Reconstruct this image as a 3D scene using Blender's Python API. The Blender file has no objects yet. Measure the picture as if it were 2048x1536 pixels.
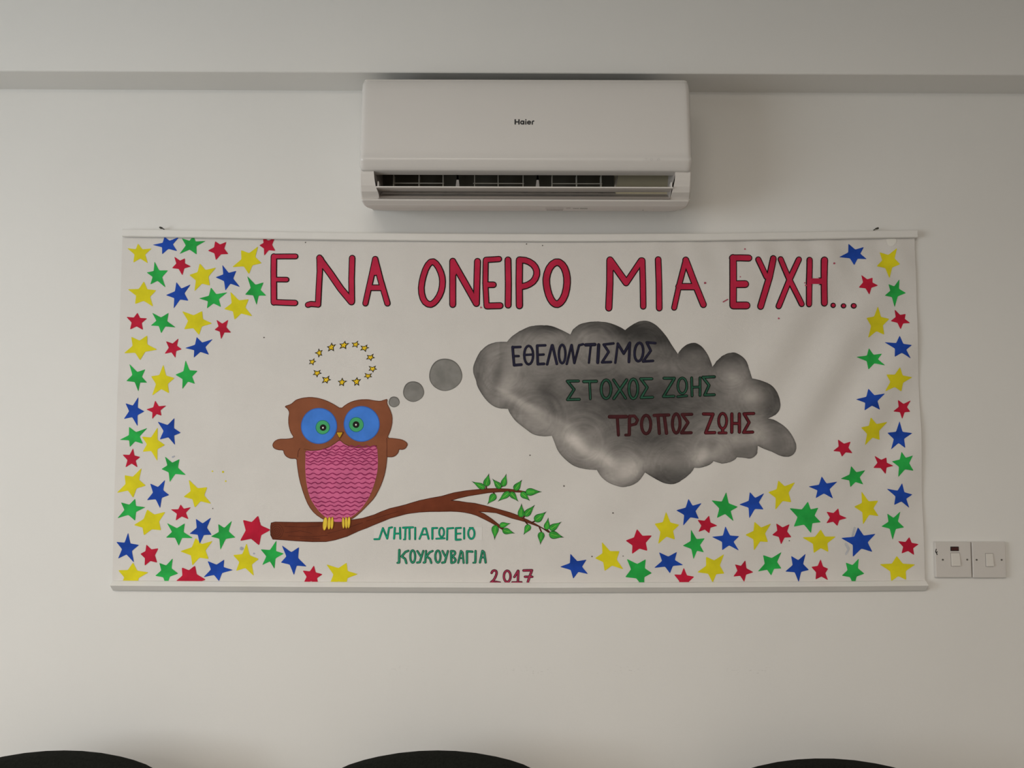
import bpy, bmesh, math, random
from mathutils import Vector, noise
from mathutils.geometry import tessellate_polygon

random.seed(7)
S = bpy.context.scene
COL = S.collection

# ------------------------------------------------------------------ camera
F, PITCH, DIST, CZ = 1540.0, math.radians(3.3), 1.875, 1.566
SP, CP = math.sin(PITCH), math.cos(PITCH)
cam_d = bpy.data.cameras.new('camera')
cam_d.sensor_fit = 'HORIZONTAL'
cam_d.sensor_width = 36.0
cam_d.lens = F / 2048 * 36
cam_d.clip_start = 0.05
cam = bpy.data.objects.new('camera', cam_d)
COL.objects.link(cam)
cam.location = (0, -DIST, CZ)
cam.rotation_euler = (math.pi / 2 + PITCH, 0, 0)
S.camera = cam

# ------------------------------------------------------------------ view + light
S.view_settings.view_transform = 'Standard'
S.view_settings.look = 'None'
S.view_settings.gamma = 1
S.view_settings.use_curve_mapping = False
S.view_settings.exposure = 0.0
W = bpy.data.worlds.new('world')
S.world = W
W.use_nodes = True
W.node_tree.nodes['Background'].inputs[0].default_value = (0.9, 0.95, 1, 1)
W.node_tree.nodes['Background'].inputs[1].default_value = 0.05


def area(name, loc, rot, sx, sy, power, color):
    l = bpy.data.lights.new(name, 'AREA')
    l.shape = 'RECTANGLE'
    l.size, l.size_y, l.energy, l.color = sx, sy, power, color
    o = bpy.data.objects.new(name, l)
    COL.objects.link(o)
    o.location = loc
    o.rotation_euler = rot
    return o


# the ceiling tube lamps behind the camera and the daylight of the window in the left wall
LAMPS = [(-0.40, -2.75), (-1.55, -4.3), (1.3, -4.3)]
LAMP_W = [46, 10, 9]
for (lx, ly), lw in zip(LAMPS, LAMP_W):
    area('tube_light', (lx, ly, 2.60), (0, 0, 0), 1.15, 0.16, lw, (1.0, 0.885, 0.76))
area('window_light', (-2.74, -2.1, 1.55), (0, -math.pi / 2, 0), 1.2, 1.7, 43, (0.90, 0.965, 1.0))


# ------------------------------------------------------------------ helpers
def P(px, py, d=0.0):
    """the point of the plane at distance d in front of the wall that stands behind photo pixel (px, py)"""
    u, v = px - 1024.0, py - 768.0
    fwd, up = F * CP + v * SP, F * SP - v * CP
    t = (DIST - d) / fwd
    return Vector((u * t, -d, CZ + up * t))


def lin(c):
    return tuple(((x / 255) / 12.92 if x <= 10 else ((x / 255 + 0.055) / 1.055) ** 2.4) for x in c)


LW, MW, RW = (200, 195, 188), (184, 177, 169), (172, 164, 153)


CLOTH_RGB = (0.745, 0.72, 0.69)


def alb(c, w=MW):
    a, b = lin(c), lin(w)
    return tuple(min(0.9, x / y * q) for x, y, q in zip(a, b, CLOTH_RGB))


def mat(name, rgb, rough=0.8, spec=0.25, var=0.06, scale=30.0, bump=0.0, bscale=200.0, metal=0.0, coat=0.0):
    m = bpy.data.materials.new(name)
    m.use_nodes = True
    nt = m.node_tree
    b = nt.nodes['Principled BSDF']
    b.inputs['Roughness'].default_value = rough
    b.inputs['Specular IOR Level'].default_value = spec
    b.inputs['Metallic'].default_value = metal
    b.inputs['Coat Weight'].default_value = coat
    tc = nt.nodes.new('ShaderNodeTexCoord')
    n = nt.nodes.new('ShaderNodeTexNoise')
    n.inputs['Scale'].default_value = scale
    n.inputs['Detail'].default_value = 4
    nt.links.new(tc.outputs['Object'], n.inputs['Vector'])
    r = nt.nodes.new('ShaderNodeValToRGB')
    r.color_ramp.elements[0].position = 0.3
    r.color_ramp.elements[1].position = 0.7
    r.color_ramp.elements[0].color = (*[x * (1 - var) for x in rgb], 1)
    r.color_ramp.elements[1].color = (*[min(1, x * (1 + var)) for x in rgb], 1)
    nt.links.new(n.outputs['Fac'], r.inputs['Fac'])
    nt.links.new(r.outputs['Color'], b.inputs['Base Color'])
    if bump:
        n2 = nt.nodes.new('ShaderNodeTexNoise')
        n2.inputs['Scale'].default_value = bscale
        n2.inputs['Detail'].default_value = 3
        nt.links.new(tc.outputs['Object'], n2.inputs['Vector'])
        bp = nt.nodes.new('ShaderNodeBump')
        bp.inputs['Strength'].default_value = bump
        bp.inputs['Distance'].default_value = 0.002
        nt.links.new(n2.outputs['Fac'], bp.inputs['Height'])
        nt.links.new(bp.outputs['Normal'], b.inputs['Normal'])
    return m


def link(name, bm, mats, parent=None, smooth=False, recalc=True):
    if recalc:
        bmesh.ops.recalc_face_normals(bm, faces=bm.faces)
    me = bpy.data.meshes.new(name)
    bm.to_mesh(me)
    bm.free()
    for m in (mats if isinstance(mats, (list, tuple)) else [mats]):
        me.materials.append(m)
    if smooth:
        for p in me.polygons:
            p.use_smooth = True
    o = bpy.data.objects.new(name, me)
    COL.objects.link(o)
    if parent:
        o.parent = parent
        o.matrix_parent_inverse = parent.matrix_world.inverted() if parent.type != 'EMPTY' else o.matrix_parent_inverse
    return o


def tag(o, label=None, cat=None, group=None, kind=None):
    for k, v in (('label', label), ('category', cat), ('group', group), ('kind', kind)):
        if v:
            o[k] = v
    return o


def empty(name, loc=(0, 0, 0), rz=0.0):
    o = bpy.data.objects.new(name, None)
    o.empty_display_size = 0.05
    COL.objects.link(o)
    o.location = loc
    o.rotation_euler = (0, 0, rz)
    return o


def box(bm, lo, hi, bevel=0.0, seg=2, mi=0):
    g = bmesh.ops.create_cube(bm, size=1.0)
    vs = g['verts']
    for v in vs:
        v.co = Vector([lo[i] + (v.co[i] + 0.5) * (hi[i] - lo[i]) for i in range(3)])
    fs = {f for v in vs for f in v.link_faces}
    for f in fs:
        f.material_index = mi
    if bevel:
        es = {e for v in vs for e in v.link_edges}
        r = bmesh.ops.bevel(bm, geom=list(es), offset=bevel, segments=seg, affect='EDGES', profile=0.5)
        for f in r['faces']:
            f.material_index = mi


def tube(bm, pts, r, n=10, mi=0):
    pts = [Vector(p) for p in pts]
    rings = []
    for i, p in enumerate(pts):
        a, b = pts[max(i - 1, 0)], pts[min(i + 1, len(pts) - 1)]
        t = (b - a).normalized()
        s = t.cross(Vector((0, 1, 0)) if abs(t.y) < 0.9 else Vector((1, 0, 0))).normalized()
        q = t.cross(s)
        rr = r[i] if isinstance(r, (list, tuple)) else r
        rings.append([bm.verts.new(p + s * math.cos(k * 2 * math.pi / n) * rr + q * math.sin(k * 2 * math.pi / n) * rr) for k in range(n)])
    for a, b in zip(rings, rings[1:]):
        for k in range(n):
            f = bm.faces.new((a[k], a[(k + 1) % n], b[(k + 1) % n], b[k]))
            f.material_index = mi
    for rg in (rings[0], rings[-1]):
        f = bm.faces.new(rg)
        f.material_index = mi


def grid_faces(bm, rows, mi=0):
    out = []
    for a, b in zip(rows, rows[1:]):
        for i in range(len(a) - 1):
            f = bm.faces.new((a[i], a[i + 1], b[i + 1], b[i]))
            f.material_index = mi
            out.append(f)
    return out


# ------------------------------------------------------------------ materials
WALL_RGB = (0.80, 0.79, 0.765)
M_wall = mat('white_wall_paint', WALL_RGB, 0.75, 0.2, 0.012, 3.0, 0.10, 90.0)
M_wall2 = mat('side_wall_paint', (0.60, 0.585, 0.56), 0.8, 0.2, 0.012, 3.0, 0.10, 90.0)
M_ceil = mat('ceiling_paint', (0.70, 0.69, 0.67), 0.85, 0.1, 0.02, 3)
M_floor = mat('floor_tile', (0.20, 0.18, 0.155), 0.5, 0.3, 0.08, 8)
M_cloth = mat('banner_cloth', CLOTH_RGB, 0.95, 0.05, 0.022, 9.0, 0.25, 700.0)
M_wood = mat('white_wood_paint', (0.80, 0.785, 0.755), 0.6, 0.3, 0.02, 12, 0.1, 60)
M_ac = mat('ac_gloss_plastic', (0.70, 0.675, 0.65), 0.22, 0.45, 0.01, 2.0)
M_acb = mat('ac_casing_plastic', (0.70, 0.67, 0.64), 0.42, 0.35, 0.01, 2.0)
M_acd = mat('ac_dark_inside', (0.10, 0.095, 0.075), 0.7, 0.2, 0.05, 8)
M_acbeige = mat('ac_olive_inside', (0.42, 0.38, 0.27), 0.7, 0.2, 0.03, 8)
M_vane = mat('ac_vane_grey', (0.42, 0.40, 0.35), 0.6, 0.2, 0.02, 8)
M_plate = mat('switch_plastic', (0.66, 0.63, 0.60), 0.35, 0.4, 0.01, 4)
M_rocker = mat('switch_rocker_plastic', (0.72, 0.69, 0.645), 0.3, 0.4, 0.01, 4)
M_neon = mat('neon_red', (0.06, 0.008, 0.008), 0.25, 0.5, 0.1, 60)
M_black = mat('black_ink', (0.012, 0.012, 0.012), 0.6, 0.2, 0.1, 30)
M_screw = mat('screw_metal', (0.20, 0.19, 0.17), 0.45, 0.5, 0.1, 40, metal=0.6)
M_nail = mat('nail_dark', (0.045, 0.04, 0.03), 0.5, 0.4, 0.1, 40)
M_logo = mat('logo_dark_grey', (0.022, 0.022, 0.024), 0.4, 0.4, 0.02, 40)
M_faint = mat('faint_print', (0.55, 0.53, 0.51), 0.5, 0.3, 0.05, 100)
M_fabric = mat('black_chair_fabric', (0.012, 0.013, 0.0105), 0.95, 0.08, 0.25, 250, 0.4, 900)
M_metal = mat('black_chair_metal', (0.02, 0.02, 0.02), 0.4, 0.5, 0.1, 20)
M_tube = bpy.data.materials.new('lamp_tube')
M_tube.use_nodes = True
M_tube.node_tree.nodes['Principled BSDF'].inputs['Emission Color'].default_value = (1, 0.95, 0.86, 1)
M_tube.node_tree.nodes['Principled BSDF'].inputs['Emission Strength'].default_value = 6

# faint scuff specks in a band along the wall under the banner
nt = M_wall.node_tree
pb = nt.nodes['Principled BSDF']
old = pb.inputs['Base Color'].links[0].from_socket
geo = nt.nodes.new('ShaderNodeNewGeometry')
sep = nt.nodes.new('ShaderNodeSeparateXYZ')
nt.links.new(geo.outputs['Position'], sep.inputs[0])


def mnode(op, a, b=None, c=None):
    n = nt.nodes.new('ShaderNodeMath')
    n.operation = op
    for i, v in enumerate((a, b, c)):
        if v is None:
            continue
        if hasattr(v, 'is_linked') or isinstance(v, bpy.types.NodeSocket):
            nt.links.new(v, n.inputs[i])
        else:
            n.inputs[i].default_value = v
    return n.outputs[0]


z0 = P(1100, 1341).z
dz = mnode('ABSOLUTE', mnode('SUBTRACT', sep.outputs[2], z0))
band = mnode('SUBTRACT', 1.0, mnode('MINIMUM', mnode('MULTIPLY', dz, 1 / 0.016), 1.0))
xr = mnode('MULTIPLY', mnode('GREATER_THAN', sep.outputs[0], P(770, 1340).x), mnode('LESS_THAN', sep.outputs[0], P(1545, 1340).x))
sc = nt.nodes.new('ShaderNodeVectorMath')
sc.operation = 'MULTIPLY'
sc.inputs[1].default_value = (110, 1, 330)
nt.links.new(geo.outputs['Position'], sc.inputs[0])
sn = nt.nodes.new('ShaderNodeTexNoise')
sn.inputs['Scale'].default_value = 1.0
sn.inputs['Detail'].default_value = 3
nt.links.new(sc.outputs[0], sn.inputs['Vector'])
sc2 = nt.nodes.new('ShaderNodeTexNoise')
sc2.inputs['Scale'].default_value = 9.0
nt.links.new(geo.outputs['Position'], sc2.inputs['Vector'])
speck = mnode('MULTIPLY', mnode('SUBTRACT', sn.outputs['Fac'], 0.60), 7.0)
speck = mnode('MINIMUM', mnode('MAXIMUM', speck, 0.0), 1.0)
patch = mnode('MINIMUM', mnode('MAXIMUM', mnode('MULTIPLY', mnode('SUBTRACT', sc2.outputs['Fac'], 0.47), 8.0), 0.0), 1.0)
fac = mnode('MULTIPLY', mnode('MULTIPLY', mnode('MULTIPLY', speck, band), mnode('MULTIPLY', xr, patch)), 0.75)
mx = nt.nodes.new('ShaderNodeMix')
mx.data_type = 'RGBA'
nt.links.new(fac, mx.inputs[0])
nt.links.new(old, mx.inputs[6])
mx.inputs[7].default_value = (0.30, 0.28, 0.26, 1)
nt.links.new(mx.outputs[2], pb.inputs['Base Color'])

# ------------------------------------------------------------------ room shell
RX0, RX1, RY0, RH = -2.9, 3.0, -5.2, 2.80


def struct(name, lo, hi, m, bevel=0.0):
    bm = bmesh.new()
    box(bm, lo, hi, bevel)
    return tag(link(name, bm, m), kind='structure')


struct('floor', (RX0 - .1, RY0 - .1, -0.1), (RX1 + .1, 0.1, 0), M_floor)
struct('ceiling', (RX0 - .1, RY0 - .1, RH), (RX1 + .1, 0.1, RH + .1), M_ceil)
struct('wall_back', (RX0 - .1, 0, 0), (RX1 + .1, 0.1, RH), M_wall)
struct('wall_right', (RX1, RY0, 0), (RX1 + .1, 0, RH), M_wall2)
struct('wall_front', (RX0, RY0 - .1, 0), (RX1, RY0, RH), M_wall2)
# left wall with its window opening
bm = bmesh.new()
wy0, wy1, wz0, wz1 = -3.0, -1.2, 0.90, 2.20
for lo, hi in (((RX0 - .1, RY0, 0), (RX0, 0, wz0)), ((RX0 - .1, RY0, wz1), (RX0, 0, RH)),
               ((RX0 - .1, RY0, wz0), (RX0, wy0, wz1)), ((RX0 - .1, wy1, wz0), (RX0, 0, wz1))):
    box(bm, lo, hi)
tag(link('wall_left', bm, M_wall), kind='structure')
bm = bmesh.new()
for lo, hi in (((RX0 - .08, wy0, wz0), (RX0 - .02, wy1, wz0 + .05)), ((RX0 - .08, wy0, wz1 - .05), (RX0 - .02, wy1, wz1)),
               ((RX0 - .08, wy0, wz0 + .05), (RX0 - .02, wy0 + .05, wz1 - .05)), ((RX0 - .08, wy1 - .05, wz0 + .05), (RX0 - .02, wy1, wz1 - .05)),
               ((RX0 - .08, (wy0 + wy1) / 2 - .025, wz0 + .05), (RX0 - .02, (wy0 + wy1) / 2 + .025, wz1 - .05))):
    box(bm, lo, hi)
wn = tag(link('window_1', bm, M_wood), kind='structure')
M_glass = bpy.data.materials.new('window_glass')
M_glass.use_nodes = True
g = M_glass.node_tree.nodes['Principled BSDF']
g.inputs['Transmission Weight'].default_value = 1
g.inputs['Roughness'].default_value = 0.02
bm = bmesh.new()
box(bm, (RX0 - .053, wy0 + .05, wz0 + .05), (RX0 - .047, wy1 - .05, wz1 - .05))
link('pane', bm, M_glass, wn)

# plastered beam along the top of the wall (it runs a touch off level)
bm = bmesh.new()
xs = [RX0, RX1]
vs = []
for x in xs:
    k = (x - P(0, 141, 0.098).x) / (P(2048, 150, 0.098).x - P(0, 141, 0.098).x)
    zf = P(0, 142, 0.098).z + k * (P(2048, 150, 0.098).z - P(0, 142, 0.098).z)
    zb = P(0, 178.5, 0).z + k * (P(2048, 187, 0).z - P(0, 178.5, 0).z)
    vs.append([bm.verts.new(c) for c in ((x, 0.0, zb), (x, -0.098, zf), (x, -0.098, RH), (x, 0.0, RH))])
for i in range(4):
    bm.faces.new((vs[0][i], vs[0][(i + 1) % 4], vs[1][(i + 1) % 4], vs[1][i]))
bm.faces.new(vs[0])
bm.faces.new(vs[1])
bmesh.ops.bevel(bm, geom=[e for e in bm.edges if all(abs(v.co.y + 0.098) < 1e-5 and v.co.z < RH - .1 for v in e.verts)], offset=0.0012, segments=2, affect='EDGES')
tag(link('trim_1', bm, M_wall), kind='structure')

# ceiling tube lamps
for i, (lx, ly) in enumerate(LAMPS):
    o = empty('ceiling_lamp', (lx, ly, RH))
    tag(o, ['white twin tube lamp on the ceiling nearest the banner wall', 'white twin tube lamp on the ceiling by the window side, far from the banner',
            'white twin tube lamp on the ceiling away from the window'][i], 'lamp', 'tube lamps on the ceiling')
    bm = bmesh.new()
    box(bm, (-.62, -.09, -.06), (.62, .09, 0), .01)
    link('housing', bm, M_wood, o)
    for s in (-.045, .045):
        bm = bmesh.new()
        tube(bm, [(-.58, s, -.085), (.58, s, -.085)], .013)
        link('lamp_tube', bm, M_tube, o, True)

# ------------------------------------------------------------------ banner cloth
CL_D = 0.006
TOPL = [(246, 472.5), (420, 475.5), (676, 479.5), (900, 481.5), (1150, 482.3), (1400, 481), (1620, 478), (1833, 474.5)]
BOTL = [(222, 1163), (420, 1164), (676, 1165.5), (900, 1166), (1150, 1166.3), (1400, 1165), (1620, 1164), (1850, 1163.5)]


def interp(tab, x):
    if x <= tab[0][0]:
        return tab[0][1]
    for (a, b), (c, d) in zip(tab, tab[1:]):
        if x <= c:
            return b + (d - b) * (x - a) / (c - a)
    return tab[-1][1]


XL, XR = P(245, 475, CL_D).x, P(1829, 475, CL_D).x
ZB, ZT = P(1024, 1169, CL_D).z, P(1024, 472, CL_D).z
CREASES = [P(437, 800, CL_D).x, P(727, 800, CL_D).x, P(1043, 800, CL_D).x, P(1512, 800, CL_D).x]


def gauss(x, s):
    return math.exp(-x * x / (2 * s * s))


def hgt(x, z):
    """how far the cloth stands off the wall"""
    h = CL_D
    h += 0.0016 * noise.noise(Vector((x * 3.1, z * 2.3, 1.7))) + 0.0006 * noise.noise(Vector((x * 9, z * 5, 4.1)))
    for c in CREASES:
        h += 0.0004 * gauss(x - c, 0.005)
    # slanting soft folds towards the right hem and under the rail
    q = (x - 0.72) * 0.83 + (z - 1.72) * -0.56
    e = gauss(x - 0.78, 0.17) * gauss(z - 1.66, 0.22)
    h += 0.0050 * e * math.sin(q * 42 + 2.0 * noise.noise(Vector((x * 2, z * 2, 9))))
    q2 = (x - 0.55) * 0.75 + (z - 1.35) * -0.66
    h += 0.0030 * gauss(x - 0.62, 0.25) * gauss(z - 1.38, 0.14) * math.sin(q2 * 38)
    q3 = (x + 0.72) * 0.6 + (z - 1.62) * 0.8
    h += 0.0022 * gauss(x + 0.66, 0.18) * gauss(z - 1.65, 0.2) * math.sin(q3 * 30)
    q4 = x - 0.75
    h += 0.0018 * gauss(z - ZT, 0.09) * gauss(q4, 0.3) * math.sin((x + 0.5 * z) * 75)
    edge = min(1.0, max(0.0, (ZT - z) / 0.03)) * min(1.0, max(0.0, (z - ZB) / 0.04))
    return CL_D + (h - CL_D) * (0.25 + 0.75 * edge) + 0.0008


def LP(px, py):
    p = P(px, py, CL_D + 0.001)
    return (p.x, p.z)


banner = empty('banner', (0, 0, 0))
tag(banner, 'long white cloth banner painted with stars, an owl and a thought cloud', 'banner')

bm = bmesh.new()
NX, NZ = 260, 120
rows = []
for j in range(NZ + 1):
    z = ZB + (ZT - ZB) * j / NZ
    row = []
    for i in range(NX + 1):
        x = XL + (XR - XL) * i / NX
        if i == 0:
            x += 0.002 * noise.noise(Vector((0, z * 6, 0)))
        if i == NX:
            x += 0.002 * noise.noise(Vector((5, z * 6, 0)))
        row.append(bm.verts.new((x, -hgt(x, z), z)))
    rows.append(row)
grid_faces(bm, rows)
cloth = link('cloth', bm, M_cloth, banner, True)
for p in cloth.data.polygons:
    pass

# ------------------------------------------------------------------ paint on the cloth
PAINTS = {}


def paint(name, rgb, var=0.10, scale=55.0):
    if name not in PAINTS:
        PAINTS[name] = mat('paint_' + name, rgb, 0.7, 0.12, var, scale, 0.15, 500)
    return PAINTS[name]


Y_ = paint('yellow', alb((201, 189, 30), LW), 0.09, 26)
B_ = paint('blue', alb((27, 64, 150), LW), 0.2, 26)
R_ = paint('red', alb((170, 26, 50), LW), 0.15, 26)
G_ = paint('green', alb((38, 153, 66), LW), 0.2, 26)
TITLE = paint('title_red', alb((160, 33, 57)), 0.13, 26)
INK = paint('outline_black', (0.016, 0.013, 0.012), 0.1)
NAVY = paint('navy', alb((32, 30, 46)), 0.2)
NAVY2 = paint('dark_navy', alb((26, 25, 38)), 0.2)
CGRN = paint('cloud_green', alb((36, 72, 54)), 0.25)
CGRN_D = paint('cloud_green_edge', alb((17, 28, 22)), 0.2)
CRED = paint('cloud_red', alb((88, 28, 34)), 0.25)
CRED_D = paint('cloud_red_edge', alb((52, 20, 22)), 0.2)
TEAL = paint('teal', alb((24, 134, 100)), 0.16, 90)
TEAL_D = paint('teal_edge', alb((20, 104, 82)), 0.16, 90)
FOREST = paint('forest_green', alb((44, 124, 92)), 0.14, 90)
FOREST_D = paint('forest_edge', alb((22, 78, 58)), 0.14, 90)
YEAR = paint('year_red', alb((140, 44, 66)), 0.2, 90)
YEAR_D = paint('year_edge', alb((62, 24, 32)), 0.2, 90)
BROWN = paint('owl_brown', alb((116, 67, 44)), 0.10, 25)
BROWN_D = paint('owl_edge', alb((84, 44, 30)), 0.15)
EYE = paint('eye_blue', alb((58, 106, 178)), 0.10, 30)
EYE_D = paint('eye_blue_edge', alb((50, 84, 150)), 0.12, 30)
IRIS = paint('iris_green', alb((62, 140, 88)), 0.06)
IRIS_D = paint('iris_edge', alb((34, 96, 96)), 0.06)
WHITE = paint('white', (0.80, 0.78, 0.75), 0.02)
GOLD = paint('gold', alb((206, 164, 32)), 0.08)
BEAK = paint('beak_ochre', alb((176, 138, 30)), 0.12)
PINK = paint('belly_pink', alb((178, 86, 118)), 0.10, 35)
PINK_D = paint('belly_stripe', alb((126, 38, 74)), 0.2, 35)
BARK = paint('branch_brown', alb((94, 45, 27)), 0.22, 22)
BARK_D = paint('branch_edge', alb((66, 32, 22)), 0.2)
LEAF = paint('leaf_green', alb((50, 134, 48)), 0.22, 60)
LEAF_D = paint('leaf_edge', alb((30, 76, 34)), 0.1)
LEAF_L = paint('leaf_vein', alb((104, 168, 62)), 0.1)
PATCH = mat('paper_patch', (0.775, 0.755, 0.73), 0.85, 0.1, 0.01, 20)


def chaikin(pts, n=1, r=0.25, closed=True):
    for _ in range(n):
        out = []
        m = len(pts)
        rng = range(m) if closed else range(m - 1)
        if not closed:
            out.append(pts[0])
        for i in rng:
            a, b = pts[i], pts[(i + 1) % m]
            out.append((a[0] + (b[0] - a[0]) * r, a[1] + (b[1] - a[1]) * r))
            out.append((a[0] + (b[0] - a[0]) * (1 - r), a[1] + (b[1] - a[1]) * (1 - r)))
        if not closed:
            out.append(pts[-1])
        pts = out
    return pts


def fill(bm, pts, off, mi=0, cell=0.02):
    """paint a closed outline (wall-plane x, z) onto the cloth, off metres above it"""
    v3 = [Vector((x, 0, z)) for x, z in pts]
    tris = tessellate_polygon([v3])
    t = bmesh.new()
    vs = [t.verts.new(v) for v in v3]
    for a, b, c in tris:
        try:
            t.faces.new((vs[a], vs[b], vs[c]))
        except ValueError:
            pass
    x0, x1 = min(p[0] for p in pts), max(p[0] for p in pts)
    q0, q1 = min(p[1] for p in pts), max(p[1] for p in pts)
    if cell:
        for k in range(math.ceil(x0 / cell), math.floor(x1 / cell) + 1):
            bmesh.ops.bisect_plane(t, geom=t.verts[:] + t.edges[:] + t.faces[:], plane_co=(k * cell, 0, 0), plane_no=(1, 0, 0))
        for k in range(math.ceil(q0 / cell), math.floor(q1 / cell) + 1):
            bmesh.ops.bisect_plane(t, geom=t.verts[:] + t.edges[:] + t.faces[:], plane_co=(0, 0, k * cell), plane_no=(0, 0, 1))
        for c in CREASES:
            for dx in (-.012, -.006, 0, .006, .012):
                if x0 < c + dx < x1:
                    bmesh.ops.bisect_plane(t, geom=t.verts[:] + t.edges[:] + t.faces[:], plane_co=(c + dx, 0, 0), plane_no=(1, 0, 0))
    for co, no in (((0, 0, ZB), (0, 0, -1)), ((0, 0, ZT), (0, 0, 1))):
        if (no[2] < 0 and q0 < ZB) or (no[2] > 0 and q1 > ZT):
            bmesh.ops.bisect_plane(t, geom=t.verts[:] + t.edges[:] + t.faces[:], plane_co=co, plane_no=no, clear_outer=True)
    mp = {}
    for v in t.verts:
        mp[v] = bm.verts.new((v.co.x, -hgt(v.co.x, v.co.z) - off, v.co.z))
    for f in t.faces:
        c = [mp[v] for v in f.verts]
        n = (c[1].co - c[0].co).cross(c[2].co - c[0].co)
        if n.y > 0:
            c.reverse()
        nf = bm.faces.new(c)
        nf.material_index = mi
        nf.smooth = True
    t.free()


def disc_pts(c, rx, ry, n=28, wob=0.0, rot=0.0):
    out = []
    for k in range(n):
        a = 2 * math.pi * k / n
        w = 1 + wob * math.sin(3 * a + 1) + wob * .6 * math.sin(5 * a)
        x, y = rx * math.cos(a) * w, ry * math.sin(a) * w
        out.append((c[0] + x * math.cos(rot) - y * math.sin(rot), c[1] + x * math.sin(rot) + y * math.cos(rot)))
    return out


def capsule(a, b, w, n=6):
    dx, dy = b[0] - a[0], b[1] - a[1]
    ang = math.atan2(dy, dx)
    out = []
    for k in range(n + 1):
        t = ang - math.pi / 2 + math.pi * k / n
        out.append((b[0] + w / 2 * math.cos(t), b[1] + w / 2 * math.sin(t)))
    for k in range(n + 1):
        t = ang + math.pi / 2 + math.pi * k / n
        out.append((a[0] + w / 2 * math.cos(t), a[1] + w / 2 * math.sin(t)))
    return out


class Tile:
    """a place on the banner given by the corner and the scale its points were measured at"""

    def __init__(s, ox, oy, sc):
        s.o, s.s = (ox, oy), sc

    def px(s, p):
        return (s.o[0] + p[0] / s.s, s.o[1] + p[1] / s.s)

    def w(s, p):
        return LP(*s.px(p))

    def ws(s, pts):
        return [s.w(p) for p in pts]


def stroke(bm, tile, pts, w, off, mi=0, step=0.00002, close=False):
    if 7 <= len(pts) <= 12:
        pts = chaikin(list(pts), 1, .25, close)
    if close:
        pts = list(pts) + [pts[0]]
    for i, (a, b) in enumerate(zip(pts, pts[1:])):
        fill(bm, tile.ws(capsule(a, b, w)), off + i * step, mi, 0.04)


def ell(cx, cy, rx, ry, n=16, rot=0.0):
    return disc_pts((cx, cy), rx, ry, n, 0, rot)


def word(name, tile, strokes, W0, edge, mats, base, label=None, inner=True):
    """lettering: strokes are (points, width, closed); dark outline below, colour above"""
    bm = bmesh.new()
    k = 0
    for st in strokes:
        pts, w, cl = st[0], (st[1] if len(st) > 1 and st[1] else W0), (st[2] if len(st) > 2 else False)
        stroke(bm, tile, pts, w, base + k * 0.000012, 0, 0.0000015, cl)
        k += 1
    if inner:
        for st in strokes:
            pts, w, cl = st[0], (st[1] if len(st) > 1 and st[1] else W0), (st[2] if len(st) > 2 else False)
            stroke(bm, tile, pts, max(w - 2 * edge, 3), base + 0.0009 + k * 0.000012, 1, 0.0000015, cl)
            k += 1
    o = link(name, bm, mats, banner, recalc=False)
    return tag(o, label)


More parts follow.
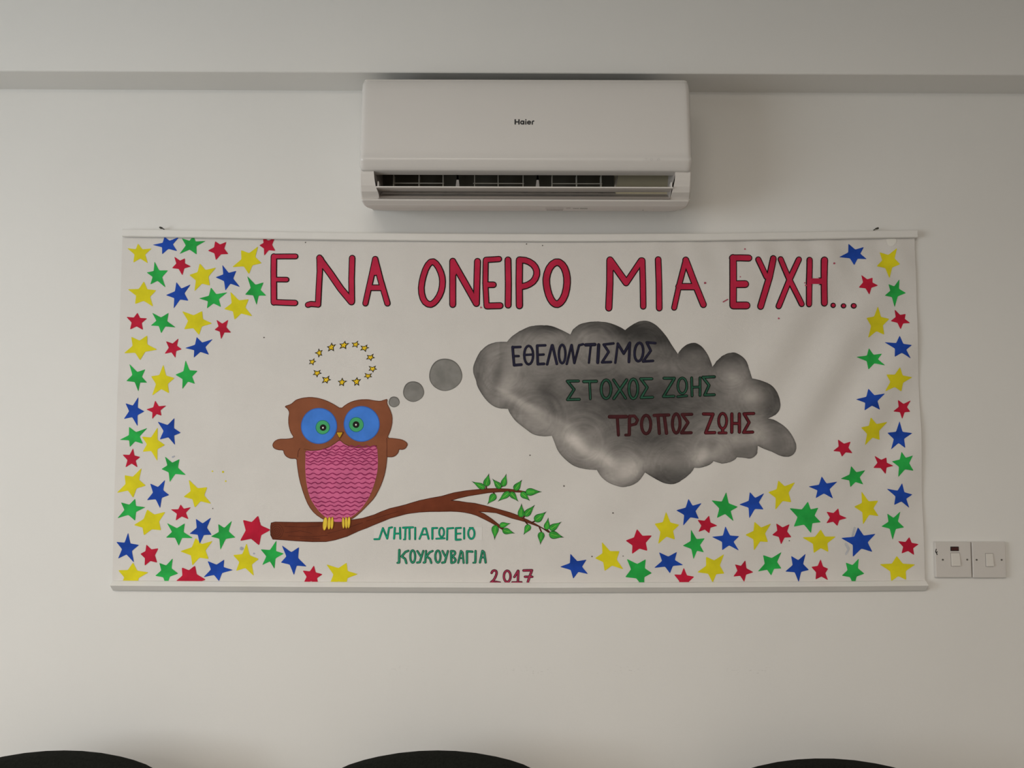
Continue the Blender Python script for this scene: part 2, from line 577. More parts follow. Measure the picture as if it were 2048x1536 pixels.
# --- stars -----------------------------------------------------------------
A8 = lambda x, y: Tile(x, y, 8.0)
B6 = lambda x, y: Tile(x, y, 6.4)
STARS = [
    (A8(220, 450), [
        ('Y', (448, 296), (670, 375), (608, 615), (372, 604), (272, 370)), ('B', (872, 190), (1112, 190), (1078, 420), (835, 470), (680, 318)),
        ('G', (1335, 175), (1535, 255), (1390, 475), (1113, 466), (1148, 212)), ('R', (1682, 258), (1866, 268), (1898, 467), (1697, 567), (1564, 412), .60),
        ('R', (1028, 506), (1202, 533), (1302, 665), (1160, 810), (990, 692), .55), ('G', (712, 583), (930, 726), (890, 1002), (646, 952), (586, 760)),
        ('Y', (1440, 614), (1704, 682), (1602, 972), (1350, 1064), (1270, 800), .56), ('B', (1800, 638), (2025, 734), (2087, 997), (1850, 1052), (1690, 838)),
        ('Y', (543, 900), (744, 1044), (694, 1310), (402, 1267), (282, 1028), .56), ('B', (1062, 912), (1294, 950), (1254, 1212), (1018, 1338), (892, 1122)),
        ('G', (1618, 1000), (1885, 1077), (1777, 1314), (1550, 1336), (1422, 1175))]),
    (A8(420, 450), [
        ('Y', (496, 402), (772, 340), (830, 612), (625, 790), (355, 676), .56), ('R', (845, 195), (1040, 205), (1048, 415), (866, 494), (788, 325), .57),
        ('G', (596, 816), (860, 918), (904, 1132), (750, 1283), (565, 1116)), ('Y', (328, 1066), (626, 1188), (684, 1464), (392, 1518), (224, 1345), .55)]),
    (A8(220, 610), [
        ('R', (443, 122), (602, 214), (534, 402), (322, 396), (262, 190), .56), ('G', (676, 124), (940, 124), (1056, 360), (823, 455), (656, 330)),
        ('Y', (1150, 96), (1474, 94), (1638, 295), (1425, 482), (1186, 390), .58), ('R', (1700, 234), (1893, 234), (1938, 442), (1775, 553), (1668, 395)),
        ('Y', (342, 508), (602, 486), (764, 716), (482, 886), (222, 773), .56), ('R', (897, 578), (1102, 532), (1156, 710), (1052, 850), (874, 783)),
        ('B', (1388, 511), (1645, 545), (1588, 798), (1346, 846), (1203, 690)), ('G', (309, 941), (565, 1028), (595, 1243), (455, 1386), (261, 1216)),
        ('Y', (855, 950), (1035, 1168), (944, 1414), (670, 1452), (655, 1140), .55), ('G', (1215, 884), (1409, 1054), (1363, 1263), (1156, 1348), (1046, 1115), .54)]),
    (A8(220, 780), [
        ('B', (252, 212), (457, 110), (554, 342), (447, 582), (226, 464)), ('R', (722, 166), (902, 248), (825, 412), (677, 468), (581, 310)),
        ('B', (763, 505), (1030, 445), (1134, 685), (1045, 882), (800, 792), .54), ('G', (310, 588), (605, 606), (533, 862), (320, 914), (156, 797)),
        ('Y', (766, 595), (885, 880), (760, 1140), (523, 988), (510, 744), .52), ('R', (373, 928), (490, 1071), (443, 1241), (247, 1241), (199, 1033)),
        ('G', (882, 1064), (1116, 1105), (1220, 1360), (957, 1474), (824, 1265), .54)]),
    (A8(220, 920), [
        ('Y', (236, 242), (508, 124), (576, 410), (372, 606), (110, 526), .55), ('B', (642, 376), (883, 316), (948, 560), (803, 774), (591, 642), .54),
        ('Y', (1262, 311), (1560, 434), (1622, 702), (1356, 764), (1175, 590), .55), ('G', (179, 677), (405, 618), (572, 755), (407, 972), (121, 932), .54),
        ('Y', (596, 790), (890, 828), (820, 1124), (545, 1206), (384, 1040), .64), ('R', (1130, 709), (1298, 753), (1257, 950), (1050, 973), (968, 789)),
        ('B', (1372, 939), (1618, 918), (1626, 1197), (1435, 1345), (1271, 1180), .54), ('G', (911, 1007), (1198, 1011), (1329, 1250), (1102, 1374), (896, 1241)),
        ('G', (1731, 1024), (1952, 970), (2007, 1240), (1765, 1442), (1611, 1225))]),
    (A8(220, 1020), [
        ('B', (295, 360), (471, 557), (388, 840), (131, 778), (104, 508), .50), ('R', (585, 548), (780, 610), (760, 843), (556, 894), (488, 700), .62),
        ('Y', (1368, 446), (1645, 493), (1580, 784), (1318, 890), (1120, 660), .56), ('Y', (372, 836), (622, 996), (440, 1235), (172, 1225), (132, 962), .58),
        ('G', (792, 846), (1007, 770), (1094, 1016), (905, 1240), (724, 1053), .56), ('R', (1150, 916), (1363, 886), (1540, 1116), (1300, 1310), (1040, 1150), .62),
        ('B', (1562, 815), (1828, 792), (1969, 960), (1745, 1139), (1496, 1076), .54)]),
    (B6(420, 1000), [
        ('R', (420, 252), (618, 196), (780, 382), (630, 584), (380, 527), .62), ('Y', (468, 550), (626, 755), (562, 974), (332, 909), (293, 704), .54),
        ('G', (851, 516), (946, 685), (825, 884), (667, 834), (646, 631)), ('B', (918, 579), (1140, 602), (1239, 852), (1075, 964), (905, 801), .54),
        ('R', (1331, 835), (1444, 950), (1390, 1090), (1188, 1080), (1184, 902), .55), ('Y', (1486, 822), (1748, 801), (1896, 950), (1740, 1115), (1528, 1085), .55)]),
    (A8(1620, 450), [
        ('B', (617, 296), (863, 352), (910, 545), (718, 639), (462, 515), .54), ('Y', (1117, 432), (1388, 368), (1440, 630), (1270, 858), (1062, 661), .56),
        ('R', (826, 792), (1000, 842), (1088, 970), (947, 1120), (779, 1000), .57), ('G', (1252, 946), (1434, 866), (1545, 1085), (1362, 1316), (1193, 1130), .54)]),
    (A8(1620, 600), [
        ('Y', (1085, 99), (1281, 299), (1200, 554), (932, 610), (894, 288), .57), ('R', (1360, 146), (1538, 219), (1607, 370), (1452, 472), (1296, 335), .55),
        ('B', (1435, 568), (1626, 722), (1608, 938), (1347, 912), (1196, 672)), ('G', (953, 766), (1157, 857), (1199, 1049), (943, 1114), (744, 909)),
        ('Y', (1430, 1074), (1647, 1235), (1465, 1465), (1184, 1465), (1208, 1193), .57)]),
    (A8(1620, 770), [
        ('B', (930, 57), (1190, 136), (1111, 398), (859, 409), (736, 228), .54), ('R', (1409, 234), (1625, 242), (1615, 429), (1485, 548), (1334, 423)),
        ('Y', (958, 515), (1252, 588), (1124, 880), (872, 970), (798, 679), .55), ('B', (1443, 575), (1636, 769), (1520, 1009), (1302, 1034), (1246, 764)),
        ('R', (441, 868), (639, 903), (673, 1092), (500, 1149), (361, 1056), .56), ('R', (1038, 1129), (1230, 1159), (1337, 1293), (1210, 1429), (1018, 1327), .54),
        ('G', (1460, 1066), (1636, 1126), (1649, 1372), (1402, 1475), (1308, 1222), .56)]),
    (A8(1620, 900), [
        ('G', (653, 254), (894, 323), (858, 553), (648, 596), (483, 458), .55), ('B', (182, 420), (436, 504), (369, 778), (89, 771), (-30, 583)),
        ('Y', (826, 659), (1090, 808), (1095, 1058), (844, 1196), (703, 907), .52), ('B', (1465, 527), (1642, 712), (1594, 930), (1341, 880), (1218, 618), .52),
        ('G', (1232, 1016), (1448, 981), (1512, 1239), (1325, 1443), (1138, 1223), .52)]),
    (A8(1620, 1010), [
        ('R', (454, 50), (593, 210), (437, 338), (258, 293), (261, 106), .56), ('B', (765, 354), (1051, 460), (1002, 752), (684, 833), (491, 527), .54),
        ('R', (1592, 511), (1743, 625), (1667, 804), (1465, 778), (1408, 578), .56), ('Y', (170, 389), (416, 503), (294, 753), (57, 770), (-126, 518), .56),
        ('R', (167, 863), (291, 1019), (290, 1206), (87, 1193), (16, 988), .60), ('G', (572, 921), (783, 855), (872, 1099), (705, 1310), (508, 1131), .58),
        ('Y', (1390, 814), (1687, 950), (1539, 1200), (1298, 1220), (1112, 948), .58)]),
    (A8(1400, 940), [
        ('G', (421, 350), (609, 590), (538, 822), (272, 771), (181, 485), .52), ('B', (798, 351), (1026, 369), (1014, 630), (785, 776), (626, 553)),
        ('Y', (1248, 164), (1522, 192), (1459, 518), (1200, 641), (1084, 354), .56), ('G', (1726, 503), (1894, 603), (1935, 836), (1778, 1013), (1501, 908), (1427, 609), .60),
        ('B', (407, 898), (626, 1057), (621, 1289), (352, 1284), (188, 1070)), ('Y', (866, 824), (1137, 852), (1090, 1154), (862, 1292), (718, 1035), .55),
        ('R', (1216, 850), (1437, 864), (1469, 1077), (1300, 1197), (1150, 1040), .56)]),
    (A8(1200, 960), [
        ('B', (1412, 298), (1626, 368), (1583, 621), (1328, 732), (1214, 483), .54), ('R', (1748, 566), (1885, 732), (1751, 856), (1575, 833), (1559, 637), .56),
        ('Y', (1055, 504), (1271, 715), (1200, 955), (926, 1026), (869, 699), .57), ('R', (590, 780), (835, 883), (758, 1134), (508, 1186), (405, 968), .60),
        ('G', (1456, 791), (1680, 934), (1664, 1158), (1497, 1270), (1324, 1052), .53), ('B', (942, 1154), (1233, 1149), (1334, 1362), (1120, 1494), (864, 1406), .54)]),
    (B6(1100, 1050), [
        ('B', (260, 366), (469, 443), (488, 628), (297, 688), (126, 535), .54), ('Y', (663, 215), (890, 333), (940, 568), (698, 590), (574, 425), .58),
        ('G', (980, 431), (1224, 436), (1304, 615), (1205, 815), (961, 666), .60), ('R', (1713, 544), (1849, 661), (1785, 835), (1640, 835), (1586, 633), .55)]),
    (B6(1380, 1010), [
        ('Y', (204, 661), (436, 625), (440, 878), (290, 996), (89, 861), .57), ('R', (708, 704), (817, 862), (695, 988), (552, 917), (572, 757), .55),
        ('G', (936, 641), (1176, 601), (1172, 813), (1040, 904), (868, 852), .58), ('B', (1295, 651), (1481, 621), (1522, 831), (1390, 989), (1218, 852), .54)]),
]
SNAME = {'Y': ('yellow_star', Y_, 'yellow painted star'), 'B': ('blue_star', B_, 'blue painted star'),
         'R': ('red_star', R_, 'red painted star'), 'G': ('green_star', G_, 'green painted star')}


def star_outline(tips, k, blunt=0.10):
    n = len(tips)
    cx, cy = sum(p[0] for p in tips) / n, sum(p[1] for p in tips) / n
    out = []
    for i in range(n):
        a, b = tips[i], tips[(i + 1) % n]
        mx_, my_ = (a[0] + b[0]) / 2, (a[1] + b[1]) / 2
        out.append(a)
        out.append((cx + (mx_ - cx) * k, cy + (my_ - cy) * k))
    res = []
    m = len(out)
    for i, p in enumerate(out):
        a, b = out[i - 1], out[(i + 1) % m]
        r = blunt if i % 2 == 0 else 0.06
        res.append((p[0] + (a[0] - p[0]) * r, p[1] + (a[1] - p[1]) * r))
        if i % 2 == 0:
            res.append((p[0] + ((a[0] + b[0]) / 2 - p[0]) * r * 0.35, p[1] + ((a[1] + b[1]) / 2 - p[1]) * r * 0.35))
        res.append((p[0] + (b[0] - p[0]) * r, p[1] + (b[1] - p[1]) * r))
    return res


sidx = 0
for tile, lst in STARS:
    for st in lst:
        c, tips = st[0], [q for q in st[1:] if isinstance(q, tuple)]
        k = (st[-1] if not isinstance(st[-1], tuple) else 0.51) + (0.0 if c in 'BG' else 0.025)
        nm, m, lb = SNAME[c]
        bm = bmesh.new()
        fill(bm, tile.ws(chaikin(star_outline(tips, k, {'R': .20, 'Y': .15}.get(c, .12)), 1, .2)), 0.0005 + (sidx % 7) * 0.00003)
        o = link(nm, bm, m, banner, recalc=False)
        tag(o, lb)
        sidx += 1

# the ring of small gold stars
T = Tile(600, 670, 2048 / 240)
for tips in [((540, 130), (612, 160), (580, 275), (478, 280), (460, 200)), ((768, 100), (838, 140), (785, 240), (675, 235), (673, 150)),
             ((988, 98), (1015, 155), (978, 218), (890, 205), (880, 132)), ((1148, 165), (1180, 215), (1120, 288), (1028, 262), (1032, 182)),
             ((1253, 320), (1278, 390), (1212, 443), (1127, 415), (1142, 342)), ((1293, 525), (1315, 585), (1248, 640), (1172, 608), (1172, 530)),
             ((1228, 655), (1230, 718), (1155, 755), (1090, 718), (1105, 650)), ((975, 720), (1042, 755), (1008, 865), (930, 868), (878, 770)),
             ((720, 730), (805, 785), (745, 872), (668, 868), (645, 785)), ((500, 695), (528, 765), (465, 828), (372, 820), (378, 718)),
             ((350, 598), (370, 652), (288, 722), (218, 680), (232, 600)), ((245, 398), (275, 450), (225, 518), (152, 498), (155, 425)),
             ((320, 232), (385, 258), (378, 352), (318, 385), (252, 305))]:
    bm = bmesh.new()
    cx, cy = sum(p[0] for p in tips) / 5, sum(p[1] for p in tips) / 5
    fill(bm, T.ws(star_outline([(cx + (x - cx) * 1.06, cy + (y - cy) * 1.06) for x, y in tips], .56, .06)), 0.0005, 0)
    fill(bm, T.ws(star_outline([(cx + (x - cx) * .66, cy + (y - cy) * .66) for x, y in tips], .56, .06)), 0.0008, 1)
    tag(link('halo_star', bm, [INK, GOLD], banner, recalc=False), 'small gold star outlined in black')

# --- title ------------------------------------------------------------------
t1, t2, t3, t4 = Tile(520, 480, 6.4), Tile(820, 480, 2048 / 340), Tile(1190, 480, 8.0), Tile(1440, 480, 2048 / 280)
word('title_lettering', t1, [
    ([(178, 212), (176, 400), (178, 600), (180, 800)], 86), ([(178, 212), (320, 210), (455, 210)], 76), ([(178, 506), (340, 507)], 74), ([(182, 797), (330, 803), (448, 806)], 84),
    ([(612, 830), (650, 818), (745, 826)], 80), ([(762, 226), (765, 400), (752, 620), (742, 826)], 84), ([(752, 232), (790, 270)], 70), ([(775, 260), (900, 430), (1030, 620), (1170, 790)], 96),
    ([(1180, 232), (1172, 500), (1175, 785)], 86), ([(775, 250), (790, 330)], 96), ([(1150, 740), (1172, 790)], 88),
    ([(1475, 246), (1420, 500), (1350, 812)], 82), ([(1475, 246), (1540, 500), (1632, 812)], 84), ([(1400, 612), (1570, 612)], 86), ([(1475, 246), (1475, 420)], 86)],
    85, 13, [INK, TITLE], 0.0005, 'red capital letters outlined in black')
word('title_lettering', t2, [
    ([(265, 250), (330, 300), (385, 420), (395, 530), (370, 650), (300, 755), (235, 786), (165, 735), (132, 610), (150, 470), (200, 320)], 84, True),
    ([(515, 256), (515, 500), (515, 778)], 86), ([(515, 262), (640, 480), (800, 765)], 88), ([(813, 258), (806, 520), (800, 755)], 86), ([(515, 262), (530, 400)], 84),
    ([(912, 250), (908, 520), (922, 790)], 76), ([(915, 240), (1000, 235), (1072, 230)], 78), ([(930, 540), (1005, 540)], 82), ([(928, 796), (1085, 792)], 86),
    ([(1180, 240), (1185, 520), (1182, 785)], 86),
    ([(1318, 242), (1315, 520), (1318, 792)], 90), ([(1318, 240), (1410, 248), (1500, 305), (1535, 395), (1500, 490), (1420, 545), (1335, 565)], 86),
    ([(1775, 256), (1850, 310), (1890, 420), (1893, 550), (1860, 690), (1795, 775), (1735, 770), (1680, 690), (1645, 560), (1640, 440), (1690, 310)], 94, True)],
    85, 13, [INK, TITLE], 0.0005, 'red capital letters outlined in black')
word('title_lettering', t3, [
    ([(238, 325), (236, 700), (220, 1088)], 118), ([(240, 320), (495, 680)], 118), ([(497, 690), (738, 330)], 108), ([(755, 330), (765, 700), (770, 1064)], 106), ([(245, 330), (260, 450)], 120),
    ([(1008, 315), (1022, 700), (1026, 1092)], 108),
    ([(1450, 322), (1350, 700), (1265, 1085)], 98), ([(1450, 322), (1580, 660), (1732, 1036)], 112), ([(1340, 748), (1600, 748)], 118), ([(1450, 320), (1455, 400)], 110)],
    110, 16, [INK, TITLE], 0.0005, 'red capital letters outlined in black')
word('title_lettering', t4, [
    ([(188, 262), (190, 600), (188, 960)], 112), ([(180, 265), (300, 262), (420, 265)], 106), ([(190, 650), (365, 648)], 116), ([(190, 960), (388, 958)], 116),
    ([(556, 286), (680, 540)], 90), ([(780, 272), (720, 560), (596, 970)], 106),
    ([(892, 278), (1010, 560), (1188, 940)], 92), ([(1152, 286), (1010, 600), (858, 970)], 92),
    ([(1310, 292), (1298, 600), (1298, 940)], 96), ([(1524, 296), (1520, 600), (1530, 920)], 108), ([(1310, 605), (1520, 605)], 112),
    ([(1661, 953), (1663, 953)], 80), ([(1809, 962), (1811, 962)], 78), ([(1951, 964), (1953, 965)], 84)],
    110, 15, [INK, TITLE], 0.0005, 'red capital letters and dots outlined in black')

# --- thought cloud ------------------------------------------------------------
C1, C2, C3, C4 = Tile(930, 630, 5.12), Tile(1250, 630, 5.12), Tile(930, 770, 5.12), Tile(1250, 720, 5.12)
cl = []
cl += [C1.px(p) for p in [(430, 275), (480, 220), (560, 165), (660, 120), (720, 108), (780, 105), (880, 112), (980, 150), (1078, 200), (1110, 145), (1180, 95), (1280, 70), (1380, 68), (1480, 82), (1580, 120), (1640, 155), (1690, 115), (1760, 75), (1830, 60), (1890, 68)]]
cl += [C2.px(p) for p in [(330, 115), (420, 215), (480, 310), (540, 398), (580, 345), (640, 300), (710, 285), (780, 320), (840, 395), (875, 470), (895, 530), (950, 460), (1020, 405), (1110, 383), (1180, 410), (1240, 470), (1270, 560), (1297, 650), (1400, 675), (1500, 720), (1560, 790), (1590, 880), (1583, 970), (1530, 1030), (1465, 1058), (1540, 1080), (1640, 1150), (1710, 1240), (1750, 1330), (1742, 1400), (1690, 1447), (1600, 1445), (1500, 1400), (1420, 1370)]]
cl += [C4.px(p) for p in [(1358, 878), (1355, 930), (1345, 970), (1290, 1008), (1220, 1002), (1150, 995), (1100, 1035), (1010, 1060), (950, 1050), (905, 1035), (860, 1075), (780, 1102), (710, 1104), (670, 1160), (590, 1225), (500, 1270), (400, 1260), (300, 1210), (205, 1152)]]
cl += [C3.px(p) for p in [(1800, 960), (1740, 1012), (1650, 1042), (1580, 1040), (1480, 1005), (1400, 945), (1350, 870), (1240, 862), (1120, 830), (1020, 755), (950, 670), (910, 570), (890, 520), (800, 525), (700, 505), (620, 450), (520, 370), (460, 290), (440, 245), (340, 236), (260, 195), (190, 120), (130, 20)]]
cl += [C1.px(p) for p in [(112, 670), (85, 590), (85, 530), (110, 460), (160, 370), (240, 305), (330, 278)]]


def seg_d(p, a, b):
    vx, vy = b[0] - a[0], b[1] - a[1]
    L = vx * vx + vy * vy
    t = max(0, min(1, ((p[0] - a[0]) * vx + (p[1] - a[1]) * vy) / L)) if L else 0
    return math.hypot(p[0] - a[0] - t * vx, p[1] - a[1] - t * vy)


# painter's grey tones: (x, y, sx, sy, turn in degrees, tone change)
BLOBS = [(1265, 775, 130, 38, 4, -36), (1300, 815, 105, 30, 0, -24), (1235, 850, 80, 34, 20, -14), (1330, 700, 60, 26, 10, -18), (1310, 880, 55, 22, -8, -26),
         (1280, 665, 45, 18, 0, -34), (1220, 652, 60, 14, 8, -18), (1090, 655, 55, 10, 0, -26), (1390, 690, 22, 12, 0, -22), (1470, 712, 26, 14, 0, -26),
         (1545, 785, 16, 40, 0, -24), (1555, 880, 40, 18, 40, -18), (960, 735, 12, 40, 0, -16), (995, 750, 7, 26, 10, -24), (1095, 790, 14, 24, -20, -22),
         (1330, 950, 50, 16, -8, -26), (1340, 960, 60, 8, 0, -10), (1480, 900, 40, 12, 0, -12), (1418, 912, 6, 30, 20, -12),
         (1015, 765, 14, 34, 18, 22), (1050, 815, 40, 7, 35, 30), (1075, 820, 50, 5, 28, 22), (1085, 860, 50, 16, 25, 12), (1150, 880, 26, 10, 55, 34), (1180, 905, 40, 9, 32, 34), (1215, 915, 16, 9, 40, 36),
         (1265, 935, 24, 16, -40, 40), (1240, 955, 40, 14, -12, 22), (1405, 915, 18, 12, -30, 44), (1445, 900, 30, 8, -20, 22), (1505, 795, 16, 12, 0, 34), (1475, 775, 26, 22, 0, 18), (1465, 755, 14, 10, 0, 20),
         (1520, 865, 14, 20, -30, 30), (1450, 870, 50, 14, 0, 10), (1080, 700, 60, 22, 0, 6), (1165, 670, 50, 14, 8, 10), (1330, 735, 40, 8, 4, 16), (1150, 770, 30, 40, 20, 4), (1195, 845, 8, 40, 0, 8)]


LOBES = [(1010, 745), (1070, 835), (1165, 885), (1245, 935), (1350, 930), (1425, 905), (1490, 890), (1545, 890), (1515, 800), (1462, 740), (1385, 715), (1290, 690), (1195, 695), (1090, 700)]


def cloud_tone(px, py):
    d = min(seg_d((px, py), cl[i - 1], cl[i]) for i in range(len(cl)))
    t = 117.0
    for x, y, sx, sy, an, a in BLOBS:
        dx, dy = px - x, py - y
        c, s = math.cos(math.radians(an)), math.sin(math.radians(an))
        u, v = dx * c + dy * s, -dx * s + dy * c
        t += a * (1.1 if a < 0 else .85) * math.exp(-(u * u) / (2 * sx * sx) - (v * v) / (2 * sy * sy))
    # brush marks that follow the rounded lobes
    near = sorted((math.hypot(px - x, py - y), k) for k, (x, y) in enumerate(LOBES))[:3]
    ws = [1 / (6 + q[0]) ** 4 for q in near]
    m = 0.0
    for (r, k), w in zip(near, ws):
        an = math.atan2(py - LOBES[k][1], px - LOBES[k][0])
        f = 9 * noise.noise(Vector((r * .13, an * 1.5 + k * 7, k * 3.1))) + 9 * noise.noise(Vector((r * .42, an * 1.8, k * 5.7)))
        m += f * w * min(1, (r / 30) ** 2)
    t += m / sum(ws)
    t += 9 * noise.noise(Vector((px * .03, py * .045, 3))) + 4 * noise.noise(Vector((px * .12, py * .2, 9)))
    low = py > 830 or px < 1000
    t -= (24 if low else 31) * math.exp(-d / (9 if low else 20)) * (0.85 + 0.5 * noise.noise(Vector((px * .03, py * .03, 6))))
    if d < 2.0:
        t -= 16 * (1 - d / 2.0)
    return max(50, min(166, t))


bm = bmesh.new()
jag = []
for i, p in enumerate(cl):
    q = cl[(i + 1) % len(cl)]
    n = max(2, int(math.hypot(q[0] - p[0], q[1] - p[1]) / 3))
    for k in range(n):
        jag.append((p, q, k / n, i))
# smooth rounded lobes with a slightly ragged brush edge: Catmull-Rom except in the notches
NOTCH = set()
for i in range(len(cl)):
    a, b, c = cl[i - 1], cl[i], cl[(i + 1) % len(cl)]
    cr = (b[0] - a[0]) * (c[1] - b[1]) - (b[1] - a[1]) * (c[0] - b[0])
    if cr < -40:
        NOTCH.add(i)
edge_pts = []
for p, q, t, i in jag:
    p0 = cl[i - 1] if i not in NOTCH else p
    j = (i + 1) % len(cl)
    p3 = cl[(i + 2) % len(cl)] if j not in NOTCH else q
    pt = []
    for e in (0, 1):
        pt.append(0.5 * (2 * p[e] + (q[e] - p0[e]) * t + (2 * p0[e] - 5 * p[e] + 4 * q[e] - p3[e]) * t * t + (3 * p[e] - p0[e] - 3 * q[e] + p3[e]) * t ** 3))
    w = 0.5 * noise.noise(Vector((pt[0] * .5, pt[1] * .5, 2)))
    edge_pts.append((pt[0] + w, pt[1] + w))
cl_s = edge_pts
cl = edge_pts[::2]
fill(bm, [LP(*p) for p in cl_s], 0.0005, 0, 0.0036)
lay = bm.verts.layers.float_color.new('tone')


def to_px(x, y, z):
    d = -y
    k = (z - CZ) / (DIST - d)
    # up = k * fwd  ->  F*SP - v*CP = k*(F*CP + v*SP)
    v = (F * SP - k * F * CP) / (CP + k * SP)
    u = x * (F * CP + v * SP) / (DIST - d)
    return u + 1024, v + 768


for v in bm.verts:
    px, py = to_px(*v.co)
    t = cloud_tone(px, py)
    r = alb((t * 1.03, t * 0.975, t * 0.905), (179, 172, 161))
    v[lay] = (*r, 1)
M_cloud = bpy.data.materials.new('cloud_grey_paint')
M_cloud.use_nodes = True
nt = M_cloud.node_tree
at = nt.nodes.new('ShaderNodeAttribute')
at.attribute_name = 'tone'
nt.links.new(at.outputs['Color'], nt.nodes['Principled BSDF'].inputs['Base Color'])
nt.nodes['Principled BSDF'].inputs['Roughness'].default_value = 0.85
nt.nodes['Principled BSDF'].inputs['Specular IOR Level'].default_value = 0.1
tag(link('thought_cloud', bm, M_cloud, banner, recalc=False), 'large grey painted cloud')

GREYB = paint('bubble_grey', alb((112, 108, 102)), 0.13, 45)
GREYB_D = paint('bubble_edge', alb((88, 84, 79)), 0.12, 45)
for c, r in (((788.3, 803.8), 11), ((827, 783.2), 21), ((891, 749.6), 33)):
    bm = bmesh.new()
    fill(bm, [LP(*p) for p in disc_pts(c, r, r * .98, 40, .015)], 0.0005, 1)
    fill(bm, [LP(*p) for p in disc_pts((c[0] + .4, c[1] + .6), r - 1.6, r * .98 - 1.6, 40, .015)], 0.0008, 0)
    tag(link('thought_bubble', bm, [GREYB, GREYB_D], banner, recalc=False), 'round grey painted bubble')

# --- lettering on the cloud ---------------------------------------------------
e1, e2, e3 = Tile(1000, 660, 2048 / 340), Tile(1110, 730, 2048 / 340), Tile(1200, 810, 2048 / 340)
word('cloud_lettering', e1, [
    ([(152, 205), (160, 320), (170, 425)], 34), ([(150, 208), (246, 205)], 32), ([(160, 315), (226, 315)], 30), ([(170, 424), (256, 418)], 36),
    (ell(345, 303, 54, 112), 30, True), ([(300, 301), (390, 296)], 30),
    ([(447, 190), (455, 412)], 34), ([(447, 188), (545, 185)], 32), ([(455, 300), (526, 296)], 30), ([(455, 412), (530, 408)], 34),
    ([(625, 185), (567, 415)], 32), ([(632, 185), (684, 408)], 34), (ell(748, 290, 40, 112), 30, True),
    ([(860, 182), (803, 410)], 30), ([(862, 182), (895, 398)], 32), ([(895, 398), (952, 185), (1000, 172)], 30),
    ([(1032, 180), (1142, 175)], 42), ([(1092, 190), (1070, 395)], 28), ([(1188, 178), (1176, 392)], 40),
    ([(1366, 162), (1248, 176), (1308, 264), (1228, 390), (1335, 386)], 32),
    ([(1418, 168), (1388, 395)], 30), ([(1418, 165), (1490, 285), (1562, 155), (1552, 385)], 34),
    (ell(1672, 266, 52, 112, 16, .08), 32, True), ([(1870, 158), (1766, 150), (1815, 250), (1722, 380), (1842, 372)], 32)],
    32, 9, [NAVY2, NAVY], 0.0009, 'navy capital letters on the grey cloud')
word('cloud_lettering', e2, [
    ([(282, 193), (147, 195), (230, 294), (150, 418), (292, 414)], 38), ([(346, 200), (498, 196)], 42), ([(416, 205), (425, 408)], 34),
    (ell(615, 292, 60, 112), 38, True), ([(705, 180), (850, 400)], 36), ([(862, 180), (708, 405)], 40), (ell(943, 287, 54, 118), 38, True),
    ([(1166, 166), (1032, 166), (1110, 270), (1037, 394), (1176, 388)], 38),
    ([(1312, 160), (1438, 160), (1305, 380), (1430, 376)], 38), (ell(1532, 250, 54, 94), 34, True), ([(1477, 382), (1586, 372)], 34),
    ([(1645, 155), (1650, 372)], 36), ([(1746, 155), (1746, 366)], 36), ([(1650, 268), (1745, 265)], 34),
    ([(1920, 142), (1780, 148), (1855, 245), (1802, 362), (1918, 358)], 38)],
    38, 10, [CGRN_D, CGRN], 0.0009, 'dark green capital letters on the grey cloud')
word('cloud_lettering', e3, [
    ([(115, 142), (315, 140)], 46), ([(208, 150), (222, 362)], 38), ([(355, 135), (352, 358)], 40), ([(308, 362), (352, 360)], 34),
    ([(352, 135), (415, 132), (452, 180), (430, 228), (362, 245)], 36), (ell(555, 235, 56, 112), 38, True),
    ([(652, 125), (828, 120)], 40), ([(698, 135), (714, 342)], 40), ([(774, 135), (800, 340)], 42),
    (ell(917, 222, 46, 116), 38, True), ([(1104, 112), (988, 114), (1060, 212), (980, 336), (1098, 334)], 38)],
    38, 9, [CRED_D, paint('cloud_maroon', alb((60, 26, 28)), .2)], 0.0009, 'maroon capital letters on the grey cloud')
word('cloud_lettering', e3, [
    ([(1246, 108), (1360, 110), (1272, 335), (1380, 332)], 42), (ell(1475, 192, 48, 92), 36, True), ([(1430, 336), (1518, 336)], 36), ([(1475, 285), (1475, 330)], 44),
    ([(1585, 108), (1585, 328)], 42), ([(1675, 108), (1677, 326)], 42), ([(1585, 222), (1675, 222)], 40),
    ([(1850, 102), (1732, 106), (1795, 210), (1727, 330), (1838, 326)], 40)],
    40, 9, [CRED_D, CRED], 0.0009, 'dark red capital letters on the grey cloud')

# --- owl --------------------------------------------------------------------
o1, o2 = Tile(530, 780, 6.4), Tile(530, 920, 6.4)
body = [o1.px(p) for p in [(250, 210), (330, 185), (365, 155), (400, 125), (480, 102), (580, 92), (680, 105), (780, 135), (880, 185), (970, 242), (1040, 185), (1120, 145), (1220, 124), (1320, 122), (1400, 138), (1480, 145), (1530, 128), (1566, 117), (1558, 170), (1600, 250), (1630, 340), (1625, 440), (1600, 530), (1562, 614), (1650, 620), (1750, 635), (1800, 660), (1827, 695), (1800, 745), (1760, 763), (1715, 756), (1705, 800), (1670, 840), (1630, 856), (1575, 856), (1562, 850), (1556, 920), (1545, 1010), (1520, 1120), (1470, 1250), (1400, 1380), (1310, 1475), (1240, 1546)]]
body += [o2.px(p) for p in [(1180, 705), (1100, 762), (985, 797), (880, 795), (760, 768), (640, 690), (560, 590), (500, 450), (440, 250), (412, 60)]]
body += [o1.px(p) for p in [(408, 875), (330, 878), (270, 850), (242, 805), (240, 768), (160, 765), (110, 740), (97, 700), (125, 655), (180, 628), (290, 628), (378, 612), (330, 540), (305, 440), (303, 360), (315, 285), (290, 238)]]
IMG = Tile(0, 0, 1.0)
